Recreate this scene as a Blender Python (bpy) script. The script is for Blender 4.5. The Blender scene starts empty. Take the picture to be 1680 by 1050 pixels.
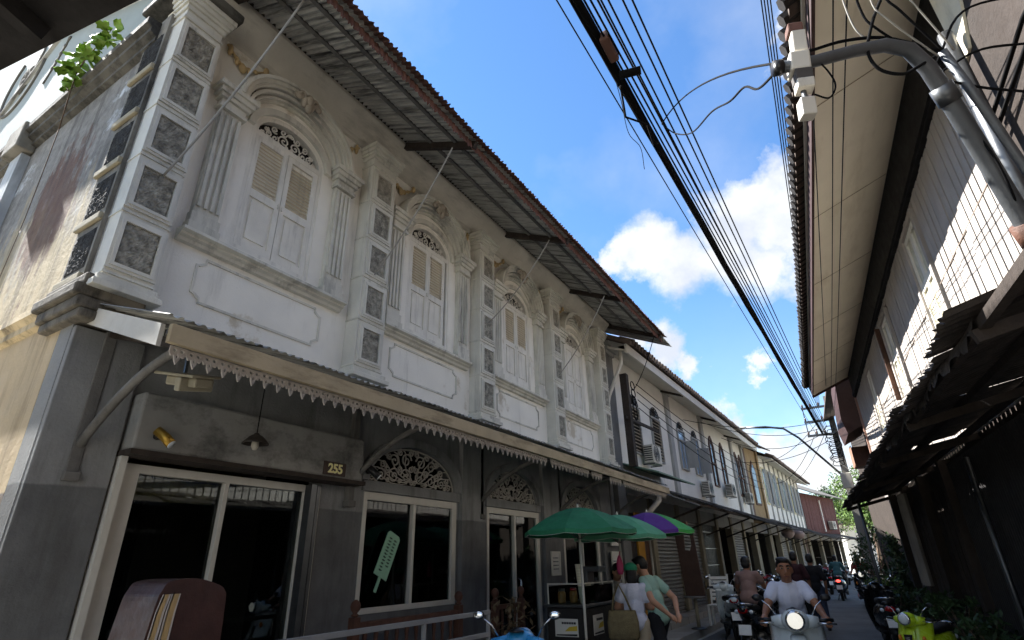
import bpy, bmesh, math, random
from math import sin, cos, pi, radians, sqrt, atan2
from mathutils import Vector, Matrix
from mathutils.geometry import tessellate_polygon
random.seed(7)
SC = bpy.context.scene
COL = SC.collection

# ------------------------------------------------------------------ camera
RY = radians(4.24)                      # the right-hand row stands at this angle to the left one
EYE = Vector((0, 0, 1.6))
def make_camera():
    pit, roll, yaw = radians(24.169), radians(-1.398), radians(30.608)
    fw = Vector((-sin(yaw)*cos(pit), cos(yaw)*cos(pit), sin(pit)))
    rt = Vector((cos(yaw), sin(yaw), 0)); up = rt.cross(fw)
    r2 = cos(roll)*rt + sin(roll)*up; u2 = -sin(roll)*rt + cos(roll)*up
    m = Matrix(((r2.x, u2.x, -fw.x, 0), (r2.y, u2.y, -fw.y, 0), (r2.z, u2.z, -fw.z, EYE.z), (0, 0, 0, 1)))
    cd = bpy.data.cameras.new('camera'); co = bpy.data.objects.new('camera', cd)
    COL.objects.link(co); co.matrix_world = m
    cd.sensor_fit = 'HORIZONTAL'; cd.sensor_width = 36; cd.lens = 36*891.17/1680
    cd.clip_start = 0.05; cd.clip_end = 3000
    SC.camera = co
    return r2, u2, fw
RT, UP, FW = make_camera()
def pixdir(u, v):
    d = FW*891.17 + RT*(u-840) - UP*(v-525)
    return d.normalized()

# ------------------------------------------------------------------ light
SUN_TO = Vector((-1, -0.10, 1.06)).normalized()
sd = bpy.data.lights.new('sun', 'SUN'); so = bpy.data.objects.new('sun', sd); COL.objects.link(so)
sd.energy = 2.8; sd.angle = radians(0.55); sd.color = (1, .97, .925)
so.rotation_euler = SUN_TO.to_track_quat('Z', 'Y').to_euler(); so.location = (-30, -10, 40)
SC.view_settings.view_transform = 'Standard'; SC.view_settings.look = 'None'
SC.view_settings.exposure = 2.84; SC.view_settings.gamma = 1
SC.view_settings.use_curve_mapping = False
try:
    cy = SC.cycles; cy.max_bounces = 6; cy.diffuse_bounces = 4; cy.glossy_bounces = 2; cy.transmission_bounces = 3; cy.transparent_max_bounces = 6
    cy.caustics_reflective = False; cy.caustics_refractive = False; cy.use_adaptive_sampling = True; cy.adaptive_threshold = .02
except Exception: pass

def make_world():
    w = bpy.data.worlds.new('World'); SC.world = w; w.use_nodes = True
    w.cycles.sampling_method = 'MANUAL'; w.cycles.sample_map_resolution = 256
    nt = w.node_tree; N = nt.nodes; L = nt.links; N.clear()
    out = N.new('ShaderNodeOutputWorld'); bg = N.new('ShaderNodeBackground'); bg.inputs['Strength'].default_value = 0.084
    L.new(bg.outputs[0], out.inputs[0])
    sky = N.new('ShaderNodeTexSky'); sky.sky_type = 'NISHITA'; sky.sun_disc = False
    sky.sun_elevation = math.asin(SUN_TO.z); sky.sun_rotation = atan2(SUN_TO.x, SUN_TO.y)
    sky.air_density = 1.0; sky.dust_density = 0.05; sky.ozone_density = 4.0
    tc = N.new('ShaderNodeTexCoord')
    def math_(op, a, b=None, clamp=False):
        n = N.new('ShaderNodeMath'); n.operation = op; n.use_clamp = clamp
        for i, s in enumerate((a, b)):
            if s is None: continue
            if hasattr(s, 'links'): L.new(s, n.inputs[i])
            else: n.inputs[i].default_value = s
        return n.outputs[0]
    def vm(op, a, b=None):
        n = N.new('ShaderNodeVectorMath'); n.operation = op
        for i, s in enumerate((a, b)):
            if s is None: continue
            if hasattr(s, 'links'): L.new(s, n.inputs[i])
            else: n.inputs[i].default_value = s
        return n
    D = tc.outputs['Generated']
    def noise(scale, detail, rough, off=0):
        m = N.new('ShaderNodeMapping'); m.inputs['Location'].default_value = (off, off*.7, 0); L.new(D, m.inputs[0])
        n = N.new('ShaderNodeTexNoise'); n.inputs['Scale'].default_value = scale; n.inputs['Detail'].default_value = detail
        n.inputs['Roughness'].default_value = rough; L.new(m.outputs[0], n.inputs['Vector']); return n.outputs['Fac']
    # cumulus where the photograph shows them, extra cloud out of view added as fill light
    blobs = [(1070, 415, .085), (1130, 440, .10), (1195, 430, .105), (1250, 440, .085), (1210, 365, .10), (1255, 335, .08), (1300, 360, .09), (1035, 430, .06),
             (1085, 565, .06), (1040, 560, .05), (1120, 585, .035), (1225, 596, .035), (1300, 45, .05), (1310, 70, .04),
             (1215, 705, .06), (1330, 770, .07), (1370, 745, .07), (1290, 745, .05), (1400, 800, .09), (1180, 690, .05)]
    wn = N.new('ShaderNodeTexNoise'); wn.inputs['Scale'].default_value = 9; wn.inputs['Detail'].default_value = 9; wn.inputs['Roughness'].default_value = .62; L.new(D, wn.inputs['Vector'])
    wv = vm('SCALE', vm('SUBTRACT', wn.outputs['Color'], (.5, .5, .5)).outputs[0]); wv.inputs['Scale'].default_value = .17
    DW = vm('ADD', D, wv.outputs[0]).outputs[0]
    acc = None
    for u, v, r in blobs:
        d = pixdir(u, v)
        ds = vm('DISTANCE', DW, tuple(d)).outputs['Value']
        g = math_('SUBTRACT', 1.0, math_('DIVIDE', ds, r), True)
        acc = g if acc is None else math_('MAXIMUM', acc, g)
    big = noise(2.3, 3, .5, 3.1)
    fill_clouds = math_('MULTIPLY', math_('SUBTRACT', big, .43, True), 3.4)
    # keep the added fill clouds off the strip of clear blue in view
    view = vm('DISTANCE', D, tuple(pixdir(1050, 330))).outputs['Value']
    outside = math_('SUBTRACT', math_('MULTIPLY', view, 1.6), .75, True)
    acc = math_('MAXIMUM', acc, math_('MULTIPLY', fill_clouds, outside))
    fb = noise(7.5, 9, .6)
    edge = math_('ADD', math_('MULTIPLY', acc, 1.3), math_('MULTIPLY', math_('SUBTRACT', fb, .5), 1.1))
    edge = math_('MULTIPLY', edge, math_('MULTIPLY', acc, 6.0, True))
    mr = N.new('ShaderNodeMapRange'); mr.interpolation_type = 'SMOOTHSTEP'
    mr.inputs['From Min'].default_value = .06; mr.inputs['From Max'].default_value = .85; L.new(edge, mr.inputs['Value'])
    cirrus = N.new('ShaderNodeMapRange'); cirrus.inputs['From Min'].default_value = .45; cirrus.inputs['From Max'].default_value = .85
    cirrus.inputs['To Max'].default_value = .34; L.new(noise(3.4, 6, .55, 9.3), cirrus.inputs['Value'])
    hz = N.new('ShaderNodeSeparateXYZ'); L.new(D, hz.inputs[0])
    lowhaze = N.new('ShaderNodeMapRange'); lowhaze.inputs['From Min'].default_value = .42; lowhaze.inputs['From Max'].default_value = .02
    lowhaze.inputs['To Max'].default_value = .30; L.new(hz.outputs['Z'], lowhaze.inputs['Value'])
    fac = math_('MAXIMUM', math_('MAXIMUM', mr.outputs[0], cirrus.outputs[0]), lowhaze.outputs[0])
    shade = N.new('ShaderNodeMix'); shade.data_type = 'RGBA'
    shade.inputs['A'].default_value = (1.35, 1.45, 1.65, 1); shade.inputs['B'].default_value = (1.95, 1.97, 1.97, 1)
    sh = N.new('ShaderNodeMapRange'); sh.inputs['From Min'].default_value = .38; sh.inputs['From Max'].default_value = .62
    L.new(noise(9, 6, .55, 1.7), sh.inputs['Value']); L.new(sh.outputs[0], shade.inputs['Factor'])
    tint = N.new('ShaderNodeMix'); tint.data_type = 'RGBA'; tint.blend_type = 'MULTIPLY'; tint.inputs['Factor'].default_value = 1
    hs = N.new('ShaderNodeHueSaturation'); hs.inputs['Saturation'].default_value = 1.12; hs.inputs['Value'].default_value = .51; L.new(sky.outputs[0], hs.inputs['Color']); L.new(hs.outputs[0], tint.inputs['A']); tint.inputs['B'].default_value = (1, 1, 1, 1)
    mix = N.new('ShaderNodeMix'); mix.data_type = 'RGBA'
    L.new(fac, mix.inputs['Factor']); L.new(tint.outputs['Result'], mix.inputs['A']); L.new(shade.outputs['Result'], mix.inputs['B'])
    L.new(mix.outputs['Result'], bg.inputs['Color'])
make_world()

# ------------------------------------------------------------------ materials
def c(r, g, b):
    f = lambda v: ((v/255+.055)/1.055)**2.4 if v > 10 else v/255/12.92
    return (f(r), f(g), f(b))
MATS = {}
def M(name, col, rough=.8, var=.18, sc=3.0, streak=0, scol=(.02, .02, .02), ssc=(5, 5, .5), sth=.52, bump=.15, bsc=40, metal=0, spec=.4,
      patch=None, pth=.58, psc=1.2, zband=None, coat=0, slope=None, emis=None):
    if name in MATS: return MATS[name]
    m = bpy.data.materials.new(name); m.use_nodes = True; nt = m.node_tree; N = nt.nodes; L = nt.links
    b = N['Principled BSDF']; b.inputs['Roughness'].default_value = rough; b.inputs['Metallic'].default_value = metal
    b.inputs['Specular IOR Level'].default_value = spec; b.inputs['Coat Weight'].default_value = coat
    tc = N.new('ShaderNodeTexCoord'); oi = N.new('ShaderNodeObjectInfo')
    ml = N.new('ShaderNodeMath'); ml.operation = 'MULTIPLY'; ml.inputs[1].default_value = 37; L.new(oi.outputs['Random'], ml.inputs[0])
    ad = N.new('ShaderNodeVectorMath'); ad.operation = 'ADD'; L.new(tc.outputs['Object'], ad.inputs[0]); L.new(ml.outputs[0], ad.inputs[1])
    P = ad.outputs[0]
    def noise(scale, detail=5, rg=.6, vec=None):
        n = N.new('ShaderNodeTexNoise'); n.inputs['Scale'].default_value = scale; n.inputs['Detail'].default_value = detail
        n.inputs['Roughness'].default_value = rg; L.new(vec or P, n.inputs['Vector']); return n.outputs['Fac']
    def rng(s, a, bb, t0=0, t1=1):
        n = N.new('ShaderNodeMapRange'); n.inputs['From Min'].default_value = a; n.inputs['From Max'].default_value = bb
        n.inputs['To Min'].default_value = t0; n.inputs['To Max'].default_value = t1; L.new(s, n.inputs['Value']); return n.outputs[0]
    def mix(f, a, bb):
        n = N.new('ShaderNodeMix'); n.data_type = 'RGBA'
        L.new(f, n.inputs['Factor']) if hasattr(f, 'links') else setattr(n.inputs['Factor'], 'default_value', f)
        for k, s in (('A', a), ('B', bb)):
            if hasattr(s, 'links'): L.new(s, n.inputs[k])
            else: n.inputs[k].default_value = (*s, 1)
        return n.outputs['Result']
    lo = tuple(x*(1-var) for x in col); hi = tuple(min(1, x*(1+var)) for x in col)
    cur = mix(rng(noise(sc), .3, .7), lo, hi)
    if zband:
        z0, zc = zband
        g = N.new('ShaderNodeNewGeometry'); sp = N.new('ShaderNodeSeparateXYZ'); L.new(g.outputs['Position'], sp.inputs[0])
        wob = N.new('ShaderNodeMath'); wob.operation = 'MULTIPLY_ADD'; wob.inputs[1].default_value = .05; L.new(noise(2.5), wob.inputs[0]); L.new(sp.outputs['Z'], wob.inputs[2])
        zc2 = mix(rng(noise(sc*1.7), .3, .7), tuple(x*(1-var) for x in zc), tuple(x*(1+var) for x in zc))
        cur = mix(rng(wob.outputs[0], z0+.03, z0+.015), cur, zc2)
    if patch:
        cur = mix(rng(noise(psc, 8, .65), pth, pth+.05), cur, patch)
    if streak:
        mp = N.new('ShaderNodeMapping'); mp.inputs['Scale'].default_value = ssc; L.new(P, mp.inputs[0])
        cur = mix(rng(noise(1, 8, .7, mp.outputs[0]), sth, sth+.2, 0, streak), cur, scol)
    L.new(cur, b.inputs['Base Color'])
    rn = rng(noise(sc*2.3), .3, .7, max(.03, rough-.12), min(1, rough+.12)); L.new(rn, b.inputs['Roughness'])
    if bump:
        bp = N.new('ShaderNodeBump'); bp.inputs['Strength'].default_value = bump; bp.inputs['Distance'].default_value = .02
        L.new(noise(bsc, 6, .65), bp.inputs['Height']); L.new(bp.outputs[0], b.inputs['Normal'])
    if emis:
        b.inputs['Emission Color'].default_value = (*emis[0], 1); b.inputs['Emission Strength'].default_value = emis[1]
    MATS[name] = m
    return m
def glass_mat(name, tint=(.6, .65, .65), refl=.12, dark=.55):
    m = bpy.data.materials.new(name); m.use_nodes = True; nt = m.node_tree; N = nt.nodes; L = nt.links
    N.remove(N['Principled BSDF']); out = N['Material Output']
    g = N.new('ShaderNodeBsdfGlossy'); g.inputs['Roughness'].default_value = .015; g.inputs['Color'].default_value = (.85, .9, .9, 1)
    t = N.new('ShaderNodeBsdfTransparent'); t.inputs['Color'].default_value = (*[x*dark for x in tint], 1)
    lw = N.new('ShaderNodeLayerWeight'); lw.inputs['Blend'].default_value = refl
    mx = N.new('ShaderNodeMixShader'); L.new(lw.outputs['Fresnel'], mx.inputs[0]); L.new(t.outputs[0], mx.inputs[1]); L.new(g.outputs[0], mx.inputs[2])
    L.new(mx.outputs[0], out.inputs[0]); MATS[name] = m; return m

W_UP = M('stucco_white', c(243, 240, 229), .88, .07, 1.3, .42, c(112, 108, 94), (3.2, 3.2, .35), .55, .25, 55, patch=c(205, 196, 176), pth=.60, psc=.9)
W_TRIM = M('stucco_trim', c(214, 212, 200), .85, .14, 2.5, .65, c(74, 72, 64), (4, 4, .6), .52, .3, 60)
W_PIL = M('stucco_pilaster', c(214, 212, 201), .85, .12, 2.0, .6, c(80, 78, 70), (5, 5, .5), .55, .25, 60)
ROUGHSTONE = M('rough_stone', c(158, 155, 143), .95, .5, 14, .6, c(38, 38, 35), (9, 9, 9), .48, 1.0, 38)
ROUGHDARK = M('rough_stone_black', c(50, 49, 46), .95, .5, 12, .5, c(14, 14, 13), (9, 9, 9), .45, 1.0, 38)
ORN = M('ornament_ochre', c(196, 172, 128), .85, .2, 6, .5, c(110, 88, 62), (8, 8, 2), .5)
ORN_G = M('ornament_grey', c(176, 166, 150), .85, .2, 6, .6, c(96, 84, 70), (8, 8, 2), .48)
SHUT = M('shutter_paint', c(230, 227, 216), .6, .08, 4, .5, c(128, 122, 112), (9, 9, .8), .52, .25, 70)
LOUV = M('louvre_paint', c(214, 203, 180), .65, .12, 5, .5, c(150, 136, 112), (3, 2, 14), .5, .2, 60)
SIDEW = M('side_wall_plaster', c(222, 200, 160), .92, .10, 1.5, .75, c(66, 60, 52), (1.3, 1.3, .5), .56, .6, 16, patch=c(128, 70, 52), pth=.635, psc=.55)
SIDEG = M('side_wall_grime', c(132, 128, 118), .93, .3, 2, .9, c(38, 37, 35), (1.6, 1.6, .6), .46, .6, 16)
def side_material():
    m = bpy.data.materials.new('side_wall_layers'); m.use_nodes = True; nt = m.node_tree; N = nt.nodes; L = nt.links; b = N['Principled BSDF']; b.inputs['Roughness'].default_value = .93
    g = N.new('ShaderNodeNewGeometry'); P = g.outputs['Position']
    def noise(s, d=7, r=.65, sc=(1, 1, 1)):
        mp = N.new('ShaderNodeMapping'); mp.inputs['Scale'].default_value = sc; L.new(P, mp.inputs[0])
        n = N.new('ShaderNodeTexNoise'); n.inputs['Scale'].default_value = s; n.inputs['Detail'].default_value = d; n.inputs['Roughness'].default_value = r; L.new(mp.outputs[0], n.inputs['Vector']); return n.outputs['Fac']
    def mt(op, a, bb, cl=False):
        n = N.new('ShaderNodeMath'); n.operation = op; n.use_clamp = cl
        for i, q in enumerate((a, bb)):
            if hasattr(q, 'links'): L.new(q, n.inputs[i])
            else: n.inputs[i].default_value = q
        return n.outputs[0]
    def mix(f, a, bb):
        n = N.new('ShaderNodeMix'); n.data_type = 'RGBA'; L.new(f, n.inputs['Factor'])
        for k, q in (('A', a), ('B', bb)):
            if hasattr(q, 'links'): L.new(q, n.inputs[k])
            else: n.inputs[k].default_value = (*q, 1)
        return n.outputs['Result']
    sp = N.new('ShaderNodeSeparateXYZ'); L.new(P, sp.inputs[0]); X, Z = sp.outputs['X'], sp.outputs['Z']
    cream = mix(noise(3), c(168, 153, 122), c(200, 183, 148))
    crack = mt('MULTIPLY', mt('SUBTRACT', noise(5, 9, .75), .58), 14, True)
    cream = mix(mt('MULTIPLY', crack, .6), cream, c(120, 98, 72))
    # mould creeping down from the cornice in streaks
    zz = mt('ADD', mt('MULTIPLY', mt('SUBTRACT', Z, 4.35), .62), mt('MULTIPLY', mt('SUBTRACT', noise(2.2, 8, .7, (1.6, 1.6, .5)), .5), 3.2))
    mould = mix(noise(9, 8, .7), c(46, 45, 43), c(176, 174, 168))
    mould = mix(mt('MULTIPLY', mt('SUBTRACT', noise(1.6, 8, .7), .56), 9, True), mould, c(206, 212, 216))
    cur = mix(mt('MULTIPLY', zz, 1.6, True), cream, mould)
    # brick-red undercoat where the plaster has fallen
    ex = mt('DIVIDE', mt('SUBTRACT', X, -6.62), .62); ez = mt('DIVIDE', mt('SUBTRACT', Z, 5.15), .95)
    rr = mt('SQRT', mt('ADD', mt('MULTIPLY', ex, ex), mt('MULTIPLY', ez, ez)), 0)
    edge = mt('ADD', mt('SUBTRACT', 1.0, rr), mt('MULTIPLY', mt('SUBTRACT', noise(3.2, 9, .7, (1.5, 1.5, .6)), .5), 2.4))
    red = mix(noise(6, 8, .7, (1.5, 1.5, .5)), c(60, 45, 39), c(128, 92, 74))
    cur = mix(mt('MULTIPLY', mt('MULTIPLY', edge, 4, True), mt('ADD', .45, mt('MULTIPLY', noise(2.6, 8, .7), .8), True)), cur, red)
    run = mt('MULTIPLY', mt('SUBTRACT', noise(1, 8, .7, (5, 5, .35)), .50), 5, True)
    cur = mix(mt('MULTIPLY', run, .75), cur, c(44, 40, 36))
    L.new(cur, b.inputs['Base Color'])
    bp = N.new('ShaderNodeBump'); bp.inputs['Strength'].default_value = .6; bp.inputs['Distance'].default_value = .02; L.new(noise(16), bp.inputs['Height']); L.new(bp.outputs[0], b.inputs['Normal'])
    return m
SIDELAY = side_material()
GABLE = M('gable_white', c(150, 160, 160), .9, .08, 1.2, .35, c(150, 150, 140), (3, 3, .6), .55, .2, 30)
RELIEF = M('relief_grey', c(92, 90, 84), .9, .2, 4)
GROUNDW = M('ground_floor_grey', c(142, 143, 142), .9, .18, 2.2, .6, c(70, 69, 66), (3, 3, .5), .50, .3, 40, zband=(2.2, c(106, 107, 107)))
LINTELBOX = M('shutter_box_white', c(156, 155, 150), .8, .16, 1.6, .85, c(44, 44, 42), (2, 1.6, 2.2), .5, .15, 40)
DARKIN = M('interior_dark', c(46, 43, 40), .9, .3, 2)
ALU = M('aluminium_white', c(205, 202, 192), .45, .06, 3, .25, c(120, 112, 98), (6, 6, .8), .55, .05, 30)
WOODG = M('timber_grey', c(110, 108, 104), .85, .2, 5, .5, c(52, 50, 47), (14, 14, 1.2), .5, .35, 40)
WOODD = M('timber_dark', c(58, 50, 44), .85, .25, 5, .5, c(22, 20, 18), (14, 14, 1.2), .5, .35, 40)
WOODR = M('timber_brown', c(86, 56, 42), .7, .25, 5, .4, c(38, 26, 20), (14, 14, 1.2), .5, .3, 40)
FASC = M('awning_fascia', c(178, 163, 134), .8, .16, 2, .7, c(96, 82, 62), (2, 1.5, 7), .5, .3, 30)
FRET = M('fretwork_white', c(170, 163, 156), .75, .12, 5, .3, c(120, 108, 100), (8, 8, 3), .54, .15, 60)
FRETG = M('fanlight_fretwork', c(186, 182, 172), .75, .12, 5)
ROOFU = M('roof_iron', c(182, 181, 175), .72, .2, 2.5, .9, c(20, 20, 19), (.9, 11, 1.2), .455, .2, 30, metal=.1)
RUST = M('roof_rust', c(112, 80, 70), .9, .3, 5, .6, c(66, 34, 26), (2, 9, 2), .48, .5, 30)
COVE = M('eave_cove', c(196, 192, 180), .85, .12, 2.5, .55, c(84, 80, 72), (3, .8, 3), .5, .3, 40)
ASPH = M('asphalt', c(104, 103, 101), .92, .22, 1.1, .4, c(64, 63, 62), (.8, .8, .8), .52, .5, 120)
CONC = M('concrete', c(150, 147, 140), .9, .18, 2, .4, c(86, 83, 78), (2, 2, 2), .52, .4, 60)
CABLE = M('cable_black', c(20, 20, 21), .95, .2, 4, bump=0, spec=.1)
CABLEW = M('cable_grey', c(160, 157, 148), .6, .1, 4, bump=0)
GALV = M('galvanised_pipe', c(96, 99, 102), .5, .18, 4, .4, c(74, 72, 70), (5, 5, 1), .52, .15, 60, metal=.55)
PVC = M('pvc_white', c(205, 200, 188), .5, .08, 5, .5, c(128, 100, 74), (6, 6, 2), .55, .1, 40)
BLK = M('black_plastic', c(24, 24, 26), .4, .2, 5, bump=.05)
RUBBER = M('tyre_rubber', c(30, 30, 31), .8, .2, 8, bump=.2)
CHROME = M('chrome', c(200, 202, 205), .18, .05, 5, metal=.95, bump=0)
STEEL = M('dark_steel', c(96, 98, 100), .4, .15, 6, metal=.8, bump=.05)
WINGLASS = glass_mat('window_glass', (.75, .8, .8), .32, .75)
CARTGLASS = glass_mat('cart_glass', (.9, .95, .95), .15, .9)
DGLASS = M('far_window_glass', c(60, 70, 78), .12, .2, 2, bump=0, spec=.7)

# ------------------------------------------------------------------ mesh builder
class MB:
    def __init__(s): s.v = []; s.f = []
    def add(s, vs, fs):
        o = len(s.v); s.v += [tuple(p) for p in vs]; s.f += [tuple(i+o for i in f) for f in fs]; return s
    def box(s, x0, x1, y0, y1, z0, z1):
        return s.add([(x0,y0,z0),(x1,y0,z0),(x1,y1,z0),(x0,y1,z0),(x0,y0,z1),(x1,y0,z1),(x1,y1,z1),(x0,y1,z1)],
                     [(3,2,1,0),(4,5,6,7),(0,1,5,4),(1,2,6,5),(2,3,7,6),(3,0,4,7)])
    def obox(s, cen, size, rot=(0,0,0)):
        from mathutils import Euler
        R = Euler(rot).to_matrix(); cen = Vector(cen); a, b, d = [q/2 for q in size]
        vs = [cen + R @ Vector(p) for p in ((-a,-b,-d),(a,-b,-d),(a,b,-d),(-a,b,-d),(-a,-b,d),(a,-b,d),(a,b,d),(-a,b,d))]
        return s.add(vs, [(3,2,1,0),(4,5,6,7),(0,1,5,4),(1,2,6,5),(2,3,7,6),(3,0,4,7)])
    def bar(s, p0, p1, w, h, upv=(0,0,1)):
        p0 = Vector(p0); p1 = Vector(p1); d = (p1-p0).normalized(); u = Vector(upv); sd_ = d.cross(u)
        if sd_.length < 1e-4: sd_ = d.cross(Vector((1,0,0)))
        sd_.normalize(); u = sd_.cross(d); a = sd_*w/2; b = u*h/2
        vs = [p0-a-b, p0+a-b, p0+a+b, p0-a+b, p1-a-b, p1+a-b, p1+a+b, p1-a+b]
        return s.add(vs, [(0,1,2,3),(7,6,5,4),(0,4,5,1),(1,5,6,2),(2,6,7,3),(3,7,4,0)])
    def tube(s, pts, r, n=8, caps=True, closed=False):
        pts = [Vector(p) for p in pts]; k = len(pts); rs = r if isinstance(r, (list, tuple)) else [r]*k
        vs = []; prev = None
        for i in range(k):
            a = pts[(i-1) % k] if (closed or i > 0) else pts[i]; b = pts[(i+1) % k] if (closed or i < k-1) else pts[i]
            t = (b-a).normalized() if (b-a).length > 1e-9 else Vector((0,0,1))
            if prev is None:
                ref = Vector((0,0,1)) if abs(t.z) < .9 else Vector((1,0,0)); nx = t.cross(ref).normalized()
            else:
                nx = prev - t*prev.dot(t)
                nx = nx.normalized() if nx.length > 1e-6 else t.orthogonal().normalized()
            prev = nx; ny = t.cross(nx)
            for j in range(n):
                q = 2*pi*(j+.5)/n; vs.append(pts[i] + nx*(cos(q)*rs[i]) + ny*(sin(q)*rs[i]))
        fs = []; m = k if closed else k-1
        for i in range(m):
            for j in range(n):
                a = i*n+j; b = i*n+(j+1) % n; i2 = (i+1) % k
                fs.append((a, b, i2*n+(j+1) % n, i2*n+j))
        if caps and not closed: fs += [tuple(range(n-1, -1, -1)), tuple(range((k-1)*n, k*n))]
        return s.add(vs, fs)
    def cyl(s, p0, p1, r0, r1=None, n=12): return s.tube([p0, p1], [r0, r0 if r1 is None else r1], n)
    def lathe(s, prof, cen=(0,0,0), n=16, axis='Z', caps=True):
        vs = []; cx, cy, cz = cen
        for r, z in prof:
            for j in range(n):
                q = 2*pi*j/n; a, b = r*cos(q), r*sin(q)
                vs.append((cx+a, cy+b, cz+z) if axis == 'Z' else ((cx+z, cy+a, cz+b) if axis == 'X' else (cx+b, cy+z, cz+a)))
        fs = [(i*n+j, i*n+(j+1) % n, (i+1)*n+(j+1) % n, (i+1)*n+j) for i in range(len(prof)-1) for j in range(n)]
        if caps: fs += [tuple(range(n-1, -1, -1)), tuple(range((len(prof)-1)*n, len(prof)*n))]
        return s.add(vs, fs)
    def ell(s, cen, rad, n=12, m=8, rot=None):
        vs = []; cen = Vector(cen)
        for i in range(m+1):
            t = pi*i/m
            for j in range(n):
                q = 2*pi*j/n; p = Vector((rad[0]*sin(t)*cos(q), rad[1]*sin(t)*sin(q), rad[2]*cos(t)))
                if rot: p = rot @ p
                vs.append(cen+p)
        fs = [(i*n+j, (i+1)*n+j, (i+1)*n+(j+1) % n, i*n+(j+1) % n) for i in range(m) for j in range(n)]
        return s.add(vs, fs)
    def plate(s, outline, holes=(), t=.02, fn=None):
        """flat outline (a,b) with holes, thickness t, mapped by fn(a,b,depth)"""
        fn = fn or (lambda a, b, d: (d, a, b))
        loops = [list(outline)] + [list(h) for h in holes]
        flat = [p for l in loops for p in l]; n = len(flat)
        tri = tessellate_polygon([[Vector((a, b, 0)) for a, b in l] for l in loops])
        vs = [fn(a, b, 0) for a, b in flat] + [fn(a, b, t) for a, b in flat]
        fs = [tuple(q) for q in tri] + [tuple(i+n for i in reversed(q)) for q in tri]
        o = 0
        for l in loops:
            k = len(l)
            for i in range(k): fs.append((o+i, o+(i+1) % k, n+o+(i+1) % k, n+o+i))
            o += k
        return s.add(vs, fs)
    def prism(s, prof, y0, y1):
        """closed (x,z) profile run along y"""
        return s.plate(prof, (), y1-y0, lambda a, b, d: (a, y0+d, b))
    def loft(s, rings, caps=True):
        n = len(rings[0]); vs = [p for r in rings for p in r]
        fs = [(i*n+j, i*n+(j+1) % n, (i+1)*n+(j+1) % n, (i+1)*n+j) for i in range(len(rings)-1) for j in range(n)]
        if caps: fs += [tuple(range(n-1, -1, -1)), tuple(range((len(rings)-1)*n, len(rings)*n))]
        return s.add(vs, fs)
    def grid(s, fn, nu, nv):
        vs = [fn(i/nu, j/nv) for i in range(nu+1) for j in range(nv+1)]
        fs = [(i*(nv+1)+j, (i+1)*(nv+1)+j, (i+1)*(nv+1)+j+1, i*(nv+1)+j+1) for i in range(nu) for j in range(nv)]
        return s.add(vs, fs)
    def mesh(s, name, mat, smooth=False):
        me = bpy.data.meshes.new(name); me.from_pydata(s.v, [], s.f)
        bm = bmesh.new(); bm.from_mesh(me); bmesh.ops.recalc_face_normals(bm, faces=bm.faces); bm.to_mesh(me); bm.free()
        if mat: me.materials.append(mat)
        if smooth:
            for p in me.polygons: p.use_smooth = True
        return me
    def build(s, name, mat, parent=None, smooth=False, bevel=0, solid=0):
        me = s.mesh(name, mat, smooth); o = bpy.data.objects.new(name, me); COL.objects.link(o); o.parent = parent
        if solid:
            q = o.modifiers.new('solid', 'SOLIDIFY'); q.thickness = solid; q.offset = 0
        if bevel:
            q = o.modifiers.new('bevel', 'BEVEL'); q.width = bevel; q.segments = 2; q.limit_method = 'ANGLE'
        return o
def place(name, me, parent, loc=(0,0,0), rot=(0,0,0), scale=(1,1,1), mat=None):
    o = bpy.data.objects.new(name, me); COL.objects.link(o); o.parent = parent; o.location = loc; o.rotation_euler = rot; o.scale = scale
    return o
def tag(o, label, cat, group=None):
    o['label'] = label; o['category'] = cat
    if group: o['group'] = group
    return o
ROOTS = []
def thing(name, label, cat, group=None, loc=(0,0,0), rotz=0, rebase=True):
    o = bpy.data.objects.new(name, None); COL.objects.link(o); o.location = loc; o.rotation_euler = (0,0,rotz); o.empty_display_size = .2
    tag(o, label, cat, group)
    if rebase: ROOTS.append(o)
    return o
def struct(o, kind='structure'):
    o['kind'] = kind; return o
def copy_tree(o, parent=None):
    q = o.copy(); COL.objects.link(q); q.parent = parent
    for ch in list(o.children): copy_tree(ch, q)
    return q
def rebase_all():
    for r in ROOTS:
        lo = Vector((1e9,)*3); hi = -lo
        for ch in r.children:
            if ch.type != 'MESH': continue
            for b in ch.bound_box:
                p = ch.matrix_basis @ Vector(b)
                for k in range(3): lo[k] = min(lo[k], p[k]); hi[k] = max(hi[k], p[k])
        if lo.x > 1e8: continue
        base = Vector(((lo.x+hi.x)/2, (lo.y+hi.y)/2, lo.z))
        R = Matrix.Rotation(r.rotation_euler.z, 3, 'Z')
        r.location = r.location + R @ base
        for ch in r.children: ch.location = ch.location - base
def single(mb, name, mat, label, cat, group=None, smooth=False, **k):
    o = mb.build(name, mat, None, smooth, **k); tag(o, label, cat, group)
    # put the origin at the base of the thing
    xs = [v.co for v in o.data.vertices]; b = Vector(((min(p.x for p in xs)+max(p.x for p in xs))/2, (min(p.y for p in xs)+max(p.y for p in xs))/2, min(p.z for p in xs)))
    o.data.transform(Matrix.Translation(-b)); o.location = b
    return o
def smooth(pts, n=6):
    P_ = [Vector(p) for p in pts]; P_ = [P_[0]*2-P_[1]]+P_+[P_[-1]*2-P_[-2]]; out = []
    for i in range(1, len(P_)-2):
        a, b, c_, d = P_[i-1:i+3]
        for k in range(n):
            t = k/n; out.append(.5*((2*b)+(c_-a)*t+(2*a-5*b+4*c_-d)*t*t+(3*b-a-3*c_+d)*t**3))
    return out+[P_[-2]]
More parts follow.
